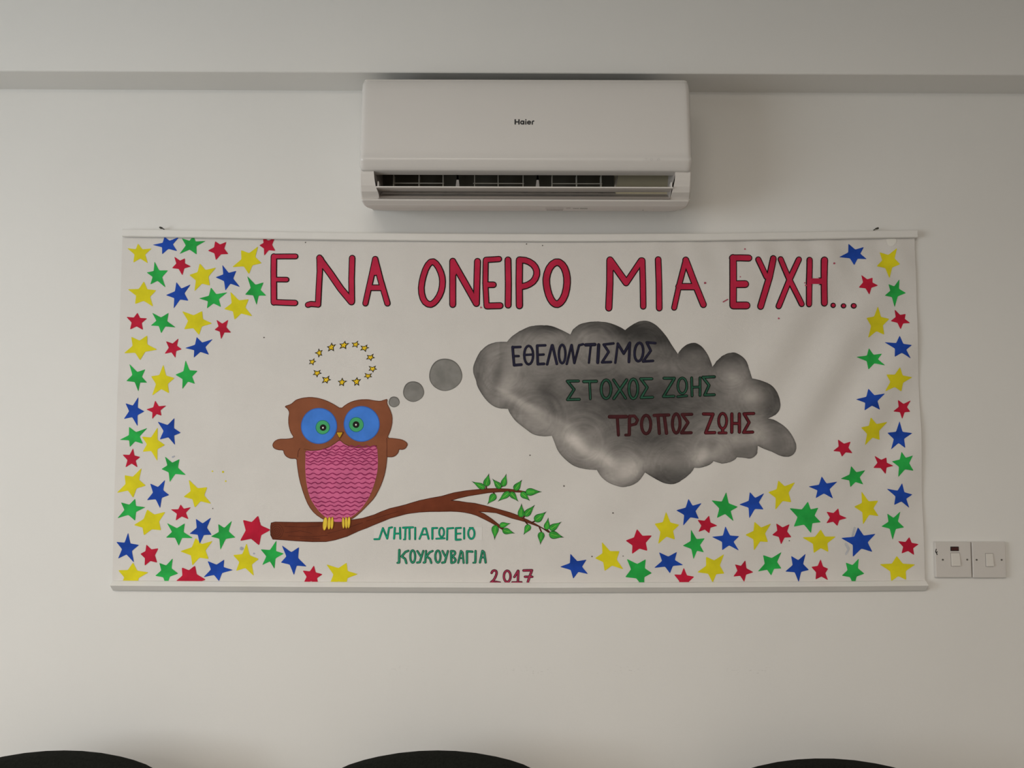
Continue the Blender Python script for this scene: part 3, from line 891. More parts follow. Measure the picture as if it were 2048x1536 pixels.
bm = bmesh.new()
fill(bm, IMG.ws(chaikin(body, 2, .22)), 0.0010, 0)
bb = chaikin(body, 1, .22)
for i in range(len(bb)):
    fill(bm, IMG.ws(capsule(bb[i - 1], bb[i], 1.3, 4)), 0.00115 + (i % 5) * .000003, 1, 0)
# brow fold of the face over the chest and the wing edges
for ln in ([(500, 755), (600, 775), (720, 765), (830, 725), (900, 680), (955, 635), (1010, 685), (1100, 725), (1200, 742), (1320, 735), (1430, 712)],
           [(1560, 615), (1562, 740), (1560, 850)], [(420, 860), (425, 790), (450, 745)]):
    for i, (a, b) in enumerate(zip(ln, ln[1:])):
        fill(bm, o1.ws(capsule(a, b, 9, 4)), 0.00119 + (i % 5) * .000003, 1, 0)
owl = tag(link('owl', bm, [BROWN, BROWN_D], banner, recalc=False), 'painted brown owl with round blue eyes and pink chest')

belly = [o1.px(p) for p in [(957, 642), (1010, 690), (1090, 730), (1180, 744), (1300, 737), (1436, 716), (1447, 900), (1442, 1030), (1416, 1150), (1382, 1260), (1332, 1380), (1245, 1508)]]
belly += [o2.px(p) for p in [(1160, 690), (1065, 758), (985, 793), (880, 790), (790, 742), (705, 672), (640, 590)]]
belly += [o1.px(p) for p in [(580, 1390), (545, 1270), (525, 1150), (516, 1000), (520, 870), (520, 775), (600, 780), (700, 773), (800, 745), (880, 702)]]
bm = bmesh.new()
fill(bm, IMG.ws(chaikin(belly, 1, .2)), 0.0016, 0)
bl = [((p[0] - 530) * 6.4, (p[1] - 780) * 6.4) for p in belly]


def span(y):
    xs_ = []
    for i in range(len(bl)):
        a, b = bl[i - 1], bl[i]
        if (a[1] - y) * (b[1] - y) < 0:
            xs_.append(a[0] + (b[0] - a[0]) * (y - a[1]) / (b[1] - a[1]))
    return (min(xs_), max(xs_)) if len(xs_) >= 2 else None


for ri, y in enumerate([722, 762, 800, 832, 872, 912, 948, 1012, 1075, 1130, 1190, 1248, 1312, 1380, 1432, 1482, 1538, 1590, 1640]):
    sp = span(y + .5)
    if not sp:
        continue
    a0, a1 = sp[0] + 10, sp[1] - 10
    if y in (800, 832):
        a0, a1 = 525, 1435
    n = max(3, int((a1 - a0) / 26))
    ph, wl = random.random() * 6, 92 + random.random() * 30
    pts = [(a0 + (a1 - a0) * i / n, y + 12 * math.sin((a0 + (a1 - a0) * i / n) * 2 * math.pi / wl + ph) + 5 * noise.noise(Vector((i * .4, ri, 0)))) for i in range(n + 1)]
    for i, (a, b) in enumerate(zip(pts, pts[1:])):
        w = 13 + 6 * noise.noise(Vector((i * .35, ri * 3.3, 5)))
        if w > 7.5:
            fill(bm, o1.ws(capsule(a, b, w, 4)), 0.0021 + (i % 5) * .000003, 1, 0)
tag(link('belly', bm, [PINK, PINK_D], owl, recalc=False), 'pink chest with wavy dark pink stripes')

for (c, rx, ry, ic, ir, pc, pr) in (((692, 460), 228, 228, (740, 477), 92, (745, 481), 41), ((1238, 434), 228, 226, (1170, 443), 96, (1167, 443), 43)):
    bm = bmesh.new()
    fill(bm, o1.ws(disc_pts(c, rx + 3, ry + 3, 56, .004)), 0.0016, 1)
    fill(bm, o1.ws(disc_pts(c, rx - 8, ry - 8, 56, .004)), 0.0018, 0)
    fill(bm, o1.ws(disc_pts(ic, ir, ir, 40, .006)), 0.0021, 3)
    fill(bm, o1.ws(disc_pts(ic, ir - 8, ir - 8, 40, .006)), 0.0023, 2)
    fill(bm, o1.ws(disc_pts(pc, pr, pr, 28)), 0.0026, 4)
    fill(bm, o1.ws(disc_pts((pc[0] - 1, pc[1] + 2), 11, 12, 14)), 0.0029, 5)
    tag(link('eye', bm, [EYE, EYE_D, IRIS, IRIS_D, INK, WHITE], owl, recalc=False), 'round blue eye with green iris and black pupil')
bm = bmesh.new()
fill(bm, o1.ws(chaikin([(905, 536), (1010, 533), (956, 632)], 1, .12)), 0.0030, 1)
fill(bm, o1.ws(chaikin([(918, 544), (998, 541), (957, 616)], 1, .12)), 0.0033, 0)
tag(link('beak', bm, [BEAK, BROWN_D], owl, recalc=False), 'small ochre beak')

# --- branch -----------------------------------------------------------------
b2 = Tile(820, 930, 6.4)
br = [o2.px(p) for p in [(80, 805), (130, 793), (400, 798), (750, 795), (1100, 768), (1250, 745), (1400, 700), (1480, 664), (1600, 620), (1700, 597), (1800, 572)]]
br += [b2.px(p) for p in [(0, 490), (120, 455), (260, 425), (400, 400), (560, 355), (720, 328), (900, 310), (1000, 302), (1100, 300), (1260, 306), (1380, 322), (1480, 341), (1470, 352), (1360, 346), (1250, 340), (1130, 345), (1000, 355), (870, 376), (750, 395), (620, 425), (525, 454), (620, 462), (720, 478), (830, 490), (1000, 530), (1100, 557), (1180, 580), (1280, 608), (1380, 645), (1500, 700), (1600, 750), (1720, 820), (1812, 866), (1770, 862), (1680, 802), (1600, 772), (1500, 735), (1400, 706), (1300, 680), (1200, 645), (1100, 612), (1000, 602), (880, 597), (950, 625), (1050, 692), (1130, 757), (1215, 822), (1180, 826), (1090, 767), (1020, 728), (950, 692), (850, 645), (780, 623), (700, 606), (610, 596), (520, 592), (380, 595), (250, 596), (120, 603), (0, 618)]]
br += [o2.px(p) for p in [(1800, 692), (1600, 746), (1500, 787), (1400, 827), (1300, 870), (1200, 907), (1050, 977), (900, 1022), (780, 1045), (600, 1046), (400, 1035), (250, 1023), (100, 1014), (73, 960), (72, 850)]]
bm = bmesh.new()
fill(bm, IMG.ws(br), 0.0006, 0)
for i in range(len(br)):
    fill(bm, IMG.ws(capsule(br[i - 1], br[i], 1.2, 4)), 0.0008 + (i % 5) * .000003, 1, 0)
for r in (16, 36, 58, 82):
    e = ell(150, 912, r, r * 1.12, 18)
    for i in range(len(e)):
        fill(bm, o2.ws(capsule(e[i - 1], e[i], 5, 3)), 0.0008 + (i % 5) * .000003, 1, 0)
for ln in ([(250, 850), (500, 860), (700, 845)], [(260, 930), (450, 905), (600, 940)], [(300, 970), (560, 985), (800, 965)], [(800, 940), (1000, 890), (1250, 800)], [(1300, 780), (1500, 720), (1700, 660)], [(450, 1000), (700, 1010)]):
    for i, (a, b) in enumerate(zip(ln, ln[1:])):
        fill(bm, o2.ws(capsule(a, b, 5, 3)), 0.00082 + i * .000003, 1, 0)
for ln in ([(975, 272), (978, 304)], [(1180, 270), (1140, 302)], [(1068, 352), (1086, 382)], [(1265, 330), (1280, 352)], [(1440, 684), (1475, 648)], [(1460, 705), (1512, 768)], [(1558, 738), (1612, 712)],
           [(1655, 795), (1682, 858)], [(1745, 820), (1775, 848)], [(1180, 815), (1190, 838)]):
    fill(bm, b2.ws(capsule(*ln, 18, 4)), 0.00084, 1, 0)
branch = tag(link('branch', bm, [BARK, BARK_D], banner, recalc=False), 'painted brown branch with green leaves')
LVS = [((790, 208), (960, 298), 78), ((1010, 108), (972, 272), 92), ((1053, 175), (1162, 298), 80), ((1233, 110), (1188, 276), 80), ((1433, 188), (1338, 322), 88),
       ((1685, 342), (1478, 346), 98), ((990, 503), (1092, 372), 92), ((1123, 467), (1275, 345), 82), ((1387, 469), (1282, 348), 78), ((1535, 458), (1420, 350), 84),
       ((1427, 490), (1420, 670), 88), ((1598, 510), (1466, 655), 86), ((1745, 597), (1595, 718), 104), ((1770, 673), (1745, 828), 80), ((1938, 727), (1788, 828), 90),
       ((1288, 746), (1145, 778), 74), ((1082, 958), (1092, 768), 92), ((1342, 875), (1182, 832), 84), ((1453, 895), (1530, 765), 82), ((1668, 1020), (1682, 855), 88), ((1968, 926), (1780, 880), 104)]
for li, (tip, base, w) in enumerate(LVS):
    dx, dy = tip[0] - base[0], tip[1] - base[1]
    L = math.hypot(dx, dy)
    ux, uy = dx / L, dy / L
    prof = [(0, .04), (.04, .25), (.12, .41), (.24, .5), (.38, .48), (.52, .37), (.66, .23), (.8, .11), (.92, .04), (1, .015)]

    def lf(s, sh):
        up = [(base[0] + ux * L * t - uy * w * s * h, base[1] + uy * L * t + ux * w * s * h) for t, h in prof if sh <= t <= 1 - sh * 2.2]
        dn = [(base[0] + ux * L * t + uy * w * s * h, base[1] + uy * L * t - ux * w * s * h) for t, h in reversed(prof) if sh <= t <= 1 - sh * 2.2]
        return up + dn
    bm = bmesh.new()
    fill(bm, b2.ws(chaikin(lf(1.0, 0), 1)), 0.0010 + (li % 3) * .00003, 1, 0)
    fill(bm, b2.ws(chaikin(lf(0.80, .04), 1)), 0.0013 + (li % 3) * .00003, 0, 0)
    fill(bm, b2.ws(capsule((base[0] + dx * .15, base[1] + dy * .15), (base[0] + dx * .55, base[1] + dy * .55), 7, 3)), 0.0015, 2, 0)
    link('leaf', bm, [LEAF, LEAF_D, LEAF_L], branch, recalc=False)

# the owl's feet grip the branch
for side in (0, 1):
    toes = ([(770, 815, 27, 84, .12), (823, 808, 21, 80, .05), (860, 805, 17, 78, .06)], [(1004, 802, 16, 72, -.04), (1041, 802, 17, 74, -.02), (1075, 798, 18, 74, .06)])[side]
    bm = bmesh.new()
    for ti, (x, y, rx, ry, ro) in enumerate(toes):
        fill(bm, o2.ws(ell(x, y, rx + 4, ry + 4, 18, ro)), 0.0021 + ti * .00004, 1, 0)
        fill(bm, o2.ws(ell(x, y, rx - 3, ry - 3, 18, ro)), 0.0025 + ti * .00004, 0, 0)
    tag(link('foot', bm, [paint('foot_yellow', alb((204, 170, 56)), .12), paint('foot_edge', alb((140, 96, 30)), .1)], owl, recalc=False), 'yellow foot with three toes')

# --- name of the nursery and year -----------------------------------------------
g1 = Tile(730, 1030, 2048 / 280)
bm = bmesh.new()
fill(bm, g1.ws([(132, 184), (1716, 180), (1714, 362), (130, 372)]), 0.0004)
tag(link('paper_patch', bm, PATCH, banner, recalc=False), 'thin white paper strip')
word('nursery_lettering', g1, [
    ([(138, 354), (208, 352), (262, 192), (325, 345), (352, 188), (395, 180)], 30), ([(437, 190), (425, 345)], 32), ([(512, 188), (516, 345)], 32), ([(430, 272), (512, 270)], 28),
    ([(556, 186), (700, 180)], 32), ([(592, 200), (585, 355)], 30), ([(650, 200), (652, 352)], 30), ([(566, 358), (590, 356)], 22), ([(735, 186), (733, 352)], 30),
    ([(855, 200), (797, 348)], 30), ([(855, 198), (890, 196), (930, 348)], 30), ([(832, 286), (912, 284)], 26),
    ([(985, 192), (985, 348)], 32), ([(985, 192), (1055, 190)], 30), (ell(1120, 252, 36, 66), 28, True), ([(1042, 346), (1162, 340)], 28),
    ([(1205, 195), (1200, 358)], 30), ([(1205, 197), (1290, 190)], 30), ([(1328, 195), (1328, 358)], 32), ([(1330, 192), (1402, 188)], 30), ([(1335, 274), (1395, 270)], 28), ([(1330, 362), (1400, 358)], 30),
    ([(1450, 192), (1450, 345)], 30), (ell(1555, 270, 46, 78), 30, True), ([(1530, 186), (1580, 186)], 22)],
    30, 7, [TEAL_D, TEAL], 0.0008, 'teal capital letters')
word('nursery_lettering', g1, [
    ([(502, 512), (498, 692)], 36), ([(472, 700), (500, 697)], 28), ([(632, 524), (590, 540), (535, 606), (585, 640), (604, 702)], 34),
    (ell(697, 607, 36, 90), 32, True), ([(765, 528), (815, 606)], 32), ([(852, 526), (800, 690), (762, 696)], 32),
    ([(892, 526), (880, 690), (858, 696)], 32), ([(988, 526), (945, 545), (898, 606), (950, 640), (968, 700)], 32), (ell(1065, 608, 38, 88), 32, True),
    ([(1132, 526), (1176, 608)], 32), ([(1212, 526), (1166, 690), (1128, 698)], 32),
    ([(1258, 528), (1262, 698)], 34), ([(1262, 526), (1308, 528), (1322, 565), (1275, 605), (1328, 645), (1312, 692), (1262, 700)], 32),
    ([(1402, 526), (1362, 698)], 30), ([(1402, 524), (1425, 545), (1442, 700)], 30), ([(1382, 632), (1432, 630)], 26),
    ([(1490, 532), (1490, 700)], 34), ([(1490, 530), (1570, 536)], 34), ([(1617, 526), (1613, 692)], 34), ([(1582, 698), (1615, 695)], 26),
    ([(1715, 526), (1680, 694)], 32), ([(1718, 524), (1742, 545), (1764, 694)], 34), ([(1695, 622), (1748, 620)], 26)],
    32, 8, [FOREST_D, FOREST], 0.0008, 'dark green capital letters')
y1 = Tile(940, 1110, 2048 / 180)
word('year_lettering', y1, [
    ([(490, 408), (512, 362), (562, 345), (606, 378), (600, 450), (548, 560), (480, 618)], 56), ([(470, 622), (570, 602), (685, 624)], 44),
    (ell(845, 485, 76, 128, 18), 56, True), ([(1008, 500), (1092, 358)], 56), ([(1098, 362), (1088, 605)], 58), ([(962, 622), (1170, 618)], 50),
    ([(1218, 352), (1408, 348)], 60), ([(1408, 350), (1365, 460), (1315, 610)], 58), ([(1250, 495), (1415, 495)], 56)],
    56, 13, [YEAR_D, YEAR], 0.0008, 'dark red numerals outlined in black')

# small drips and smudges of paint on the cloth
SM_P = paint('pink_smudge', (0.70, 0.60, 0.60), .05)
SM_B = paint('blue_smudge', (0.42, 0.44, 0.52), .2)
bm = bmesh.new()
for k, (x, y, r, mi) in enumerate([(425, 942.5, 1.6, 0), (446, 943.8, 2.2, 0), (451.5, 962.3, 1.7, 0), (425.5, 1017, 1.2, 1), (528, 675, 1.5, 1), (1226, 1026, 1.7, 1), (1060, 910.5, 1.5, 1), (1128, 972, 1.7, 1),
                                   (1085, 491, 1.3, 1), (1053, 488, 1.4, 1), (1184, 1113, 1.6, 1), (1579, 1081.5, 1.3, 1), (1246, 1112, 1.2, 1), (611, 485, 1.4, 1), (346, 914, 2.0, 2), (349, 912.5, 1.4, 2),
                                   (483, 1097, 4.0, 2), (508, 1107, 2.0, 2), (1668, 527, 2.2, 3), (1410, 566, 2.4, 3), (1480, 554, 1.3, 3), (1490, 498, 1.8, 3), (1557, 637, 2.0, 3), (1609, 566, 1.5, 3), (1611, 571, 2, 3), (962, 615, 2, 3)]):
    fill(bm, [LP(*p) for p in disc_pts((x, y), r, r * .9, 10, .1)], 0.0006 + k * 1e-5, mi, 0)
for k, (a, b, w) in enumerate([((1446, 604), (1455, 599), 2.4), ((1705, 1072), (1709, 1056), 4.5), ((1692, 1088), (1696, 1096), 6), ((1697, 1098), (1692, 1108), 4)]):
    fill(bm, [LP(*p) for p in capsule(a, b, w)], 0.0006 + k * 1e-5, 3 if k == 0 else 4, 0)
sm = link('paint_specks', bm, [Y_, paint('dark_speck', (0.16, 0.14, 0.13), .1), SM_B, paint('red_speck', alb((150, 70, 84)), .2), paint('grey_smudge', (0.55, 0.56, 0.60), .15)], banner, recalc=False)
tag(sm, 'tiny drips and smudges of paint', kind='stuff')

# --- rails ------------------------------------------------------------------
def rail(name, prof, ctr, xl, xr, n=24):
    """prof: (depth, dz) outline, ctr(x) -> z of the reference line"""
    bm = bmesh.new()
    secs = []
    for i in range(n + 1):
        x = xl + (xr - xl) * i / n
        z = ctr(x)
        secs.append([bm.verts.new((x, -d, z + h)) for d, h in prof])
    m = len(prof)
    for a, b in zip(secs, secs[1:]):
        for k in range(m):
            bm.faces.new((a[k], a[(k + 1) % m], b[(k + 1) % m], b[k]))
    bm.faces.new(secs[0])
    bm.faces.new(secs[-1])
    return link(name, bm, M_wood, banner)


def top_z(x):
    px = 1024 + x * F / (DIST - .018) * 1.0
    return P(px, interp(TOPL, px), 0.018).z


def bot_z(x):
    px = 1024 + x * 1557 / (DIST - .02)
    y = interp([(222, 1171), (620, 1173.5), (1100, 1175.3), (1420, 1174), (1700, 1172.3), (1856, 1171)], px)
    return P(px, y, 0.022).z


rail('top_rail', [(0.0095, 0.0005), (0.0155, 0.0), (0.0175, 0.002), (0.0175, 0.0165), (0.0155, 0.0185), (0.0, 0.0185), (0.0, 0.0125), (0.0095, 0.0115)],
     top_z, P(243.5, 475, .0175).x, P(1835.5, 475, .0175).x)
rail('bottom_rail', [(0.0240, 0.0), (0.0232, 0.0010), (0.0125, 0.0090), (0.0, 0.0090), (0.0, -0.0145), (0.0080, -0.0145), (0.0105, -0.0135)],
     bot_z, P(220.5, 1171, .0225).x, P(1856.5, 1171, .0225).x)

# the nails the rail hangs on, and the bit of tape
for (px, py, lb, s) in ((324, 456.3, 'small dark bent nail above the rail over the blue star', 1), (1752, 457.6, 'small dark bent nail above the rail over the yellow star', -1)):
    p = P(px, py, 0.012)
    bm = bmesh.new()
    tube(bm, [(p.x, 0.004, p.z), (p.x, -0.014, p.z), (p.x + s * .004, -0.018, p.z - .0006)], [.0013, .0013, .001], 8)
    tube(bm, [(p.x - s * .001, -0.0135, p.z), (p.x - s * .002, -0.0185, p.z)], [.0026, .0024], 10)
    tag(link('nail', bm, M_nail), lb, 'nail', 'nails holding the banner')
bm = bmesh.new()
t7 = Tile(1700, 430, 12.8)
fill(bm, t7.ws(chaikin([(925, 600), (1185, 600), (1175, 720), (1110, 780), (1040, 810), (970, 770), (940, 690)], 1, .2)), 0.0007)
tag(link('tape', bm, mat('clear_tape', (0.84, 0.82, 0.77), .3, .4, .01), banner, recalc=False), 'small torn piece of pale tape')

# ------------------------------------------------------------------ air conditioner
ac = empty('air_conditioner', (P(1051, 300, .2).x, 0, P(1051, 424, .1).z))
tag(ac, 'white wall-mounted split air conditioner with open louvre above the banner', 'air conditioner')
ORG = Vector(ac.location)
ac.rotation_euler = (0, 0.003, 0)


def loc(v):
    return Vector(v) - ORG


# front panel: rows from the top edge down (pixel row, stand-off)
PR = [(160.0, .160), (160.6, .170), (163, .179), (168, .185), (180, .190), (205, .195), (240, .199), (275, .202), (300, .204), (310, .2055), (315, .2095), (319, .2100), (323, .2075), (332, .2020), (339, .1970), (342, .1935)]
XLp, XRp = P(718.5, 300, .204).x, P(1384, 300, .204).x
ZTp = P(1051, 160, .16).z
bm = bmesh.new()
rows = []
NXP = 44
for py, d in PR:
    z = P(1051, py, d).z
    dzt = ZTp - z
    rc = 0.024
    ins = rc - math.sqrt(max(0, rc * rc - max(0, rc - dzt) ** 2)) if dzt < rc else 0
    zbot = z - P(1051, 342, .1935).z
    if zbot < .006:
        ins += .006 - math.sqrt(max(0, .006 ** 2 - (.006 - zbot) ** 2))
    row = []
    for i in range(NXP + 1):
        s = i / NXP
        t = 0.5 - 0.5 * math.cos(math.pi * s)
        t = 0.75 * t + 0.25 * s
        x0, x1 = XLp + ins, XRp - ins
        x = x0 + (x1 - x0) * t
        e = min(x - XLp, XRp - x)
        back = 0.007 * max(0, 1 - e / .009) ** 2.2
        row.append(bm.verts.new(loc((x, -(d - back), z))))
    rows.append(row)
fs = grid_faces(bm, rows)
# returns back to the casing
ring = rows[0] + [r[-1] for r in rows[1:]] + list(reversed(rows[-1][:-1])) + [r[0] for r in reversed(rows[1:-1])]
back = []
for v in ring:
    back.append(bm.verts.new((v.co.x, v.co.y + .028, v.co.z - (.001 if v in rows[0] else 0))))
n = len(ring)
for i in range(n):
    bm.faces.new((ring[i], ring[(i + 1) % n], back[(i + 1) % n], back[i]))
fp = link('front_panel', bm, M_ac, ac, True)
md = fp.modifiers.new('split', 'EDGE_SPLIT')
md.split_angle = math.radians(50)

# casing: cheeks, lip, underside, and the shell behind the panel
CR = [(341, .186, 719.5, 747, 1350, 1382.5), (350, .184, 719, 748, 1350, 1382.5), (360, .181, 719.2, 749, 1349.5, 1382), (372, .176, 719.8, 751, 1347, 1381.5), (384, .168, 721, 755.5, 1343.5, 1381), (397, .150, 722.5, 759.5, 1339, 1379.5),
      (399, .157, 723, 759.5, 1339, 1379.3), (402, .155, 723.3, 759.5, 1339, 1379), (407, .147, 725.5, 759.5, 1339, 1377), (412, .139, 729, 759.5, 1339, 1373.5), (416, .129, 735, 759.5, 1339, 1367), (419, .116, 744, 765, 1336, 1358), (421, .095, 756, 775, 1325, 1345), (422, .060, 765, 785, 1315, 1335)]
bm = bmesh.new()
R4 = []
NM = 10
for py, d, a, b, c, e in CR:
    pts = [P(a, py, d), P(a + 2.2, py, d + .003), P(b, py, d + .004)]
    mid = [P(b + (c - b) * k / NM, py, d + .004) for k in range(1, NM)]
    pts += mid + [P(c, py, d + .004), P(e - 2.2, py, d + .003), P(e, py, d)]
    R4.append([bm.verts.new(loc(p)) for p in pts])
m = len(R4[0])
for ri, (a, b) in enumerate(zip(R4, R4[1:])):
    for i in range(m - 1):
        if ri < 5 and 2 <= i < m - 3:
            continue
        bm.faces.new((a[i], a[i + 1], b[i + 1], b[i]))
# side walls and underside back to the wall (the underside rises towards the wall)
zbk = P(1051, 421.5, 0.0).z - ORG.z
for col in (0, m - 1):
    prev = None
    for r in R4:
        v = r[col]
        w = bm.verts.new((v.co.x, -0.001, max(v.co.z, zbk)))
        if prev:
            bm.faces.new((prev[0], v, w, prev[1]))
        prev = (v, w)
last = R4[-1]
wl = [bm.verts.new((v.co.x, -0.001, zbk)) for v in last]
for i in range(m - 1):
    bm.faces.new((last[i], last[i + 1], wl[i + 1], wl[i]))
# shell behind the panel
x0, x1 = P(720, 300, .19).x + .002, P(1382.5, 300, .19).x - .002
zt, zm, zb_ = P(1051, 161, .16).z - .003, P(1051, 285, .19).z, P(1051, 342, .19).z + .004
box(bm, loc((x0, -.176, zm)), loc((x1, -.001, zt)), .008, 3)
xa, xb = P(748, 350, .18).x, P(1350, 350, .18).x
box(bm, loc((x0, -.176, zb_)), loc((xa, -.001, zm + .01)))
box(bm, loc((xb, -.176, zb_)), loc((x1, -.001, zm + .01)))
box(bm, loc((xa - .01, -.080, zb_ - .04)), loc((xb + .01, -.001, zm + .01)))
link('casing', bm, M_acb, ac, False)

# unseen dark wedge on the casing top, added to darken the gap below the beam
gx0, gx1 = P(738, 300, .19).x, P(1318, 300, .19).x
bm = bmesh.new()
gp = [(-.150, zt - .002), (-.105, zt + .0155), (-.03, zt + .030), (-.004, zt + .030), (-.004, zt - .01), (-.150, zt - .01)]
ga = [bm.verts.new(loc((gx0, y, z))) for y, z in gp]
gb = [bm.verts.new(loc((gx1, y, z))) for y, z in gp]
for k in range(6):
    bm.faces.new((ga[k], ga[(k + 1) % 6], gb[(k + 1) % 6], gb[k]))
bm.faces.new(ga)
bm.faces.new(gb)
link('shade_wedge', bm, M_acd, ac)

# inside of the air outlet
zo_t, zo_b = P(1051, 343, .186).z, P(1051, 397, .157).z
bm = bmesh.new()
zk = P(1051, 392, .085).z
ztop = P(1051, 300, .19).z
sec_ = [(-.166, zo_t + .004), (-.164, ztop), (-.0815, ztop), (-.0815, zk - .02)]
cs = [[bm.verts.new(loc((x, y, z))) for y, z in sec_] for x in (xa + .0005, xb - .0005)]
for k in range(3):
    bm.faces.new((cs[0][k], cs[1][k], cs[1][k + 1], cs[0][k + 1]))
link('fan_cavity', bm, M_acd, ac)
bm = bmesh.new()
# outlet floor rising to the back, and the two end walls
fl = []
for py_, d_ in ((397.5, .160), (393, .145), (388, .120), (383, .088)):
    zz = P(1051, py_, d_).z
    fl.append([bm.verts.new(loc((x, -d_, zz))) for x in [xa + .006 + (xb - xa - .012) * k / 12 for k in range(13)]])
grid_faces(bm, fl)
for sx in (xa, xb):
    w_ = [bm.verts.new(loc(p)) for p in ((sx, -.186, zo_t), (sx, -.08, ztop), (sx + (.008 if sx == xa else -.008), -.08, zk - .02), (sx + (.0085 if sx == xa else -.0085), -.160, zo_b))]
    bm.faces.new(w_)
link('outlet_floor', bm, mat('ac_outlet_plastic', (0.50, 0.46, 0.43), .45, .3, .02), ac)
# olive blank cover at the right end of the outlet
bm = bmesh.new()
ca, cb = P(1231, 348, .112), P(1337, 378, .112)
box(bm, loc((ca.x, -.114, cb.z - .02)), loc((cb.x + .006, -.083, ca.z + .03)))
link('blank_cover', bm, M_acbeige, ac)
bm = bmesh.new()
p0, p1 = P(1233, 346, .118), P(1229, 376, .140)
vs = [bm.verts.new(loc(p)) for p in (P(1237, 346, .115), P(1234, 346, .118), P(1227.5, 377, .140), P(1231, 377, .137))]
bm.faces.new(vs)
bmesh.ops.solidify(bm, geom=bm.faces[:], thickness=.002)
link('cover_edge', bm, M_acb, ac)
# vertical vanes inside
for px in (787, 838, 886, 949, 996, 1046, 1104, 1153, 1202):
    a = P(px, 350, .130)
    b = P(px, 374, .130)
    bm = bmesh.new()
    box(bm, loc((a.x - .0009, -.132, b.z - .006)), loc((a.x + .0009, -.112, a.z)))
    link('vertical_vane', bm, M_vane, ac)
for xa_, xb_ in ((787, 888), (946, 1048), (1104, 1204)):
    a, b = P(xa_, 367, .133), P(xb_, 367, .133)
    bm = bmesh.new()
    tube(bm, [loc(a), loc(b)], .0011, 8)
    link('link_rod', bm, M_vane, ac)
for px in (915, 1075):
    bm = bmesh.new()
    pts = [P(px - 1.5, 345, .165), P(px + 1.5, 345, .165), P(px + 2.2, 360, .165), P(px + 4, 375, .160), P(px - 4, 375, .160), P(px - 2, 360, .165)]
    vs = [bm.verts.new(loc(p)) for p in pts]
    bm.faces.new(vs)
    bmesh.ops.solidify(bm, geom=bm.faces[:], thickness=.012)
    link('flap_bracket', bm, M_acb, ac)
# the swung-open flap
bm = bmesh.new()
fr = [(373.2, .1830), (375.6, .1835), (383.6, .1420), (382.6, .1400), (374.5, .1800)]
sec = []
for k in range(13):
    t = k / 12
    r = []
    for py_, d_ in fr:
        a, b = P(752, py_, d_), P(1346, py_, d_)
        p = a.lerp(b, t)
        r.append(bm.verts.new(loc(p)))
    sec.append(r)
for a, b in zip(sec, sec[1:]):
    for k in range(5):
        bm.faces.new((a[k], a[(k + 1) % 5], b[(k + 1) % 5], b[k]))
bm.faces.new(sec[0])
bm.faces.new(sec[-1])
link('flap', bm, M_acb, ac)
for px in (757, 1342):
    a = P(px, 372, .172)
    bm = bmesh.new()
    box(bm, loc((a.x - .0015, -.178, a.z - .004)), loc((a.x + .0015, -.160, a.z + .008)), .0008)
    link('flap_hinge', bm, M_acb, ac)

# maker's name on the panel, built letter by letter
lg = Tile(700, 130, 1883 / 380)


def surf_d(py):
    return interp([(a, b) for a, b in PR], py) + .0004


def decal(name, pieces, m, wdt=None):
    bm = bmesh.new()
    for k, pts in enumerate(pieces):
        v = []
        for p in pts:
            x, y = lg.px(p)
            v.append(bm.verts.new(loc(P(x, y, surf_d(y) + k * 2e-6))))
        try:
            bm.faces.new(v)
        except ValueError:
            pass
    for f in bm.faces:
        f.normal_update()
        if f.normal.y > 0:
            f.normal_flip()
    return link(name, bm, m, ac, recalc=False)


def st(pts, w, cl=False):
    if cl:
        pts = pts + [pts[0]]
    return [capsule(a, b, w, 5) for a, b in zip(pts, pts[1:])]


HA = []
HA += st([(1635, 543), (1635, 585)], 14) + st([(1672, 543), (1672, 585)], 14) + st([(1635, 564), (1672, 564)], 12)
HA += st(ell(1704, 570, 14, 15, 14), 12, True) + st([(1720, 556), (1720, 586)], 12)
HA += st([(1740, 558), (1740, 586)], 12) + st([(1740, 542), (1740, 543)], 12.5)
HA += st([(1757, 570), (1788, 570), (1784, 560), (1772, 555), (1760, 561), (1756, 571), (1761, 582), (1773, 586), (1784, 582)], 10.5)
HA += st([(1804, 586), (1804, 566), (1808, 557), (1819, 555)], 12)
decal('maker_name_lettering', HA, M_logo)
lg = Tile(1040, 130, 1883 / 380)
IC = st([(1238, 918), (1238, 940)], 5) + st([(1254, 918), (1254, 940)], 5) + st(ell(1302, 930, 12, 10, 10), 4, True) + st([(1356, 938), (1372, 918), (1388, 938)], 5) + st([(1356, 938), (1388, 938)], 4)
decal('display_icon_print', IC, mat('icon_grey', (0.60, 0.58, 0.565), .4, .3, .02))
# rating print on the underside
def surf2(py):
    return interp([(r[0], r[1] + .004) for r in CR], py) + .0006


bm = bmesh.new()
for k, (a, b, y, h) in enumerate([(1091, 1127, 416.5, 3.4), (1093, 1126, 420, 1.6), (1132, 1141, 416, 2.2), (1146, 1158, 417, 1.6), (1160, 1175, 417, 2.0), (1306.5, 1308.5, 419.5, 3.4), (1285, 1287, 423 - 3, 2)]):
    y0_, y1_ = y - h / 2, min(y + h / 2, 420.8)
    v = [bm.verts.new(loc(P(x_, y_, surf2(y_)))) for x_, y_ in ((a, y0_), (b, y0_), (b, y1_), (a, y1_))]
    bm.faces.new(v)
link('rating_print', bm, mat('print_grey', (0.42, 0.40, 0.38), .5, .2, .4, 700), ac)

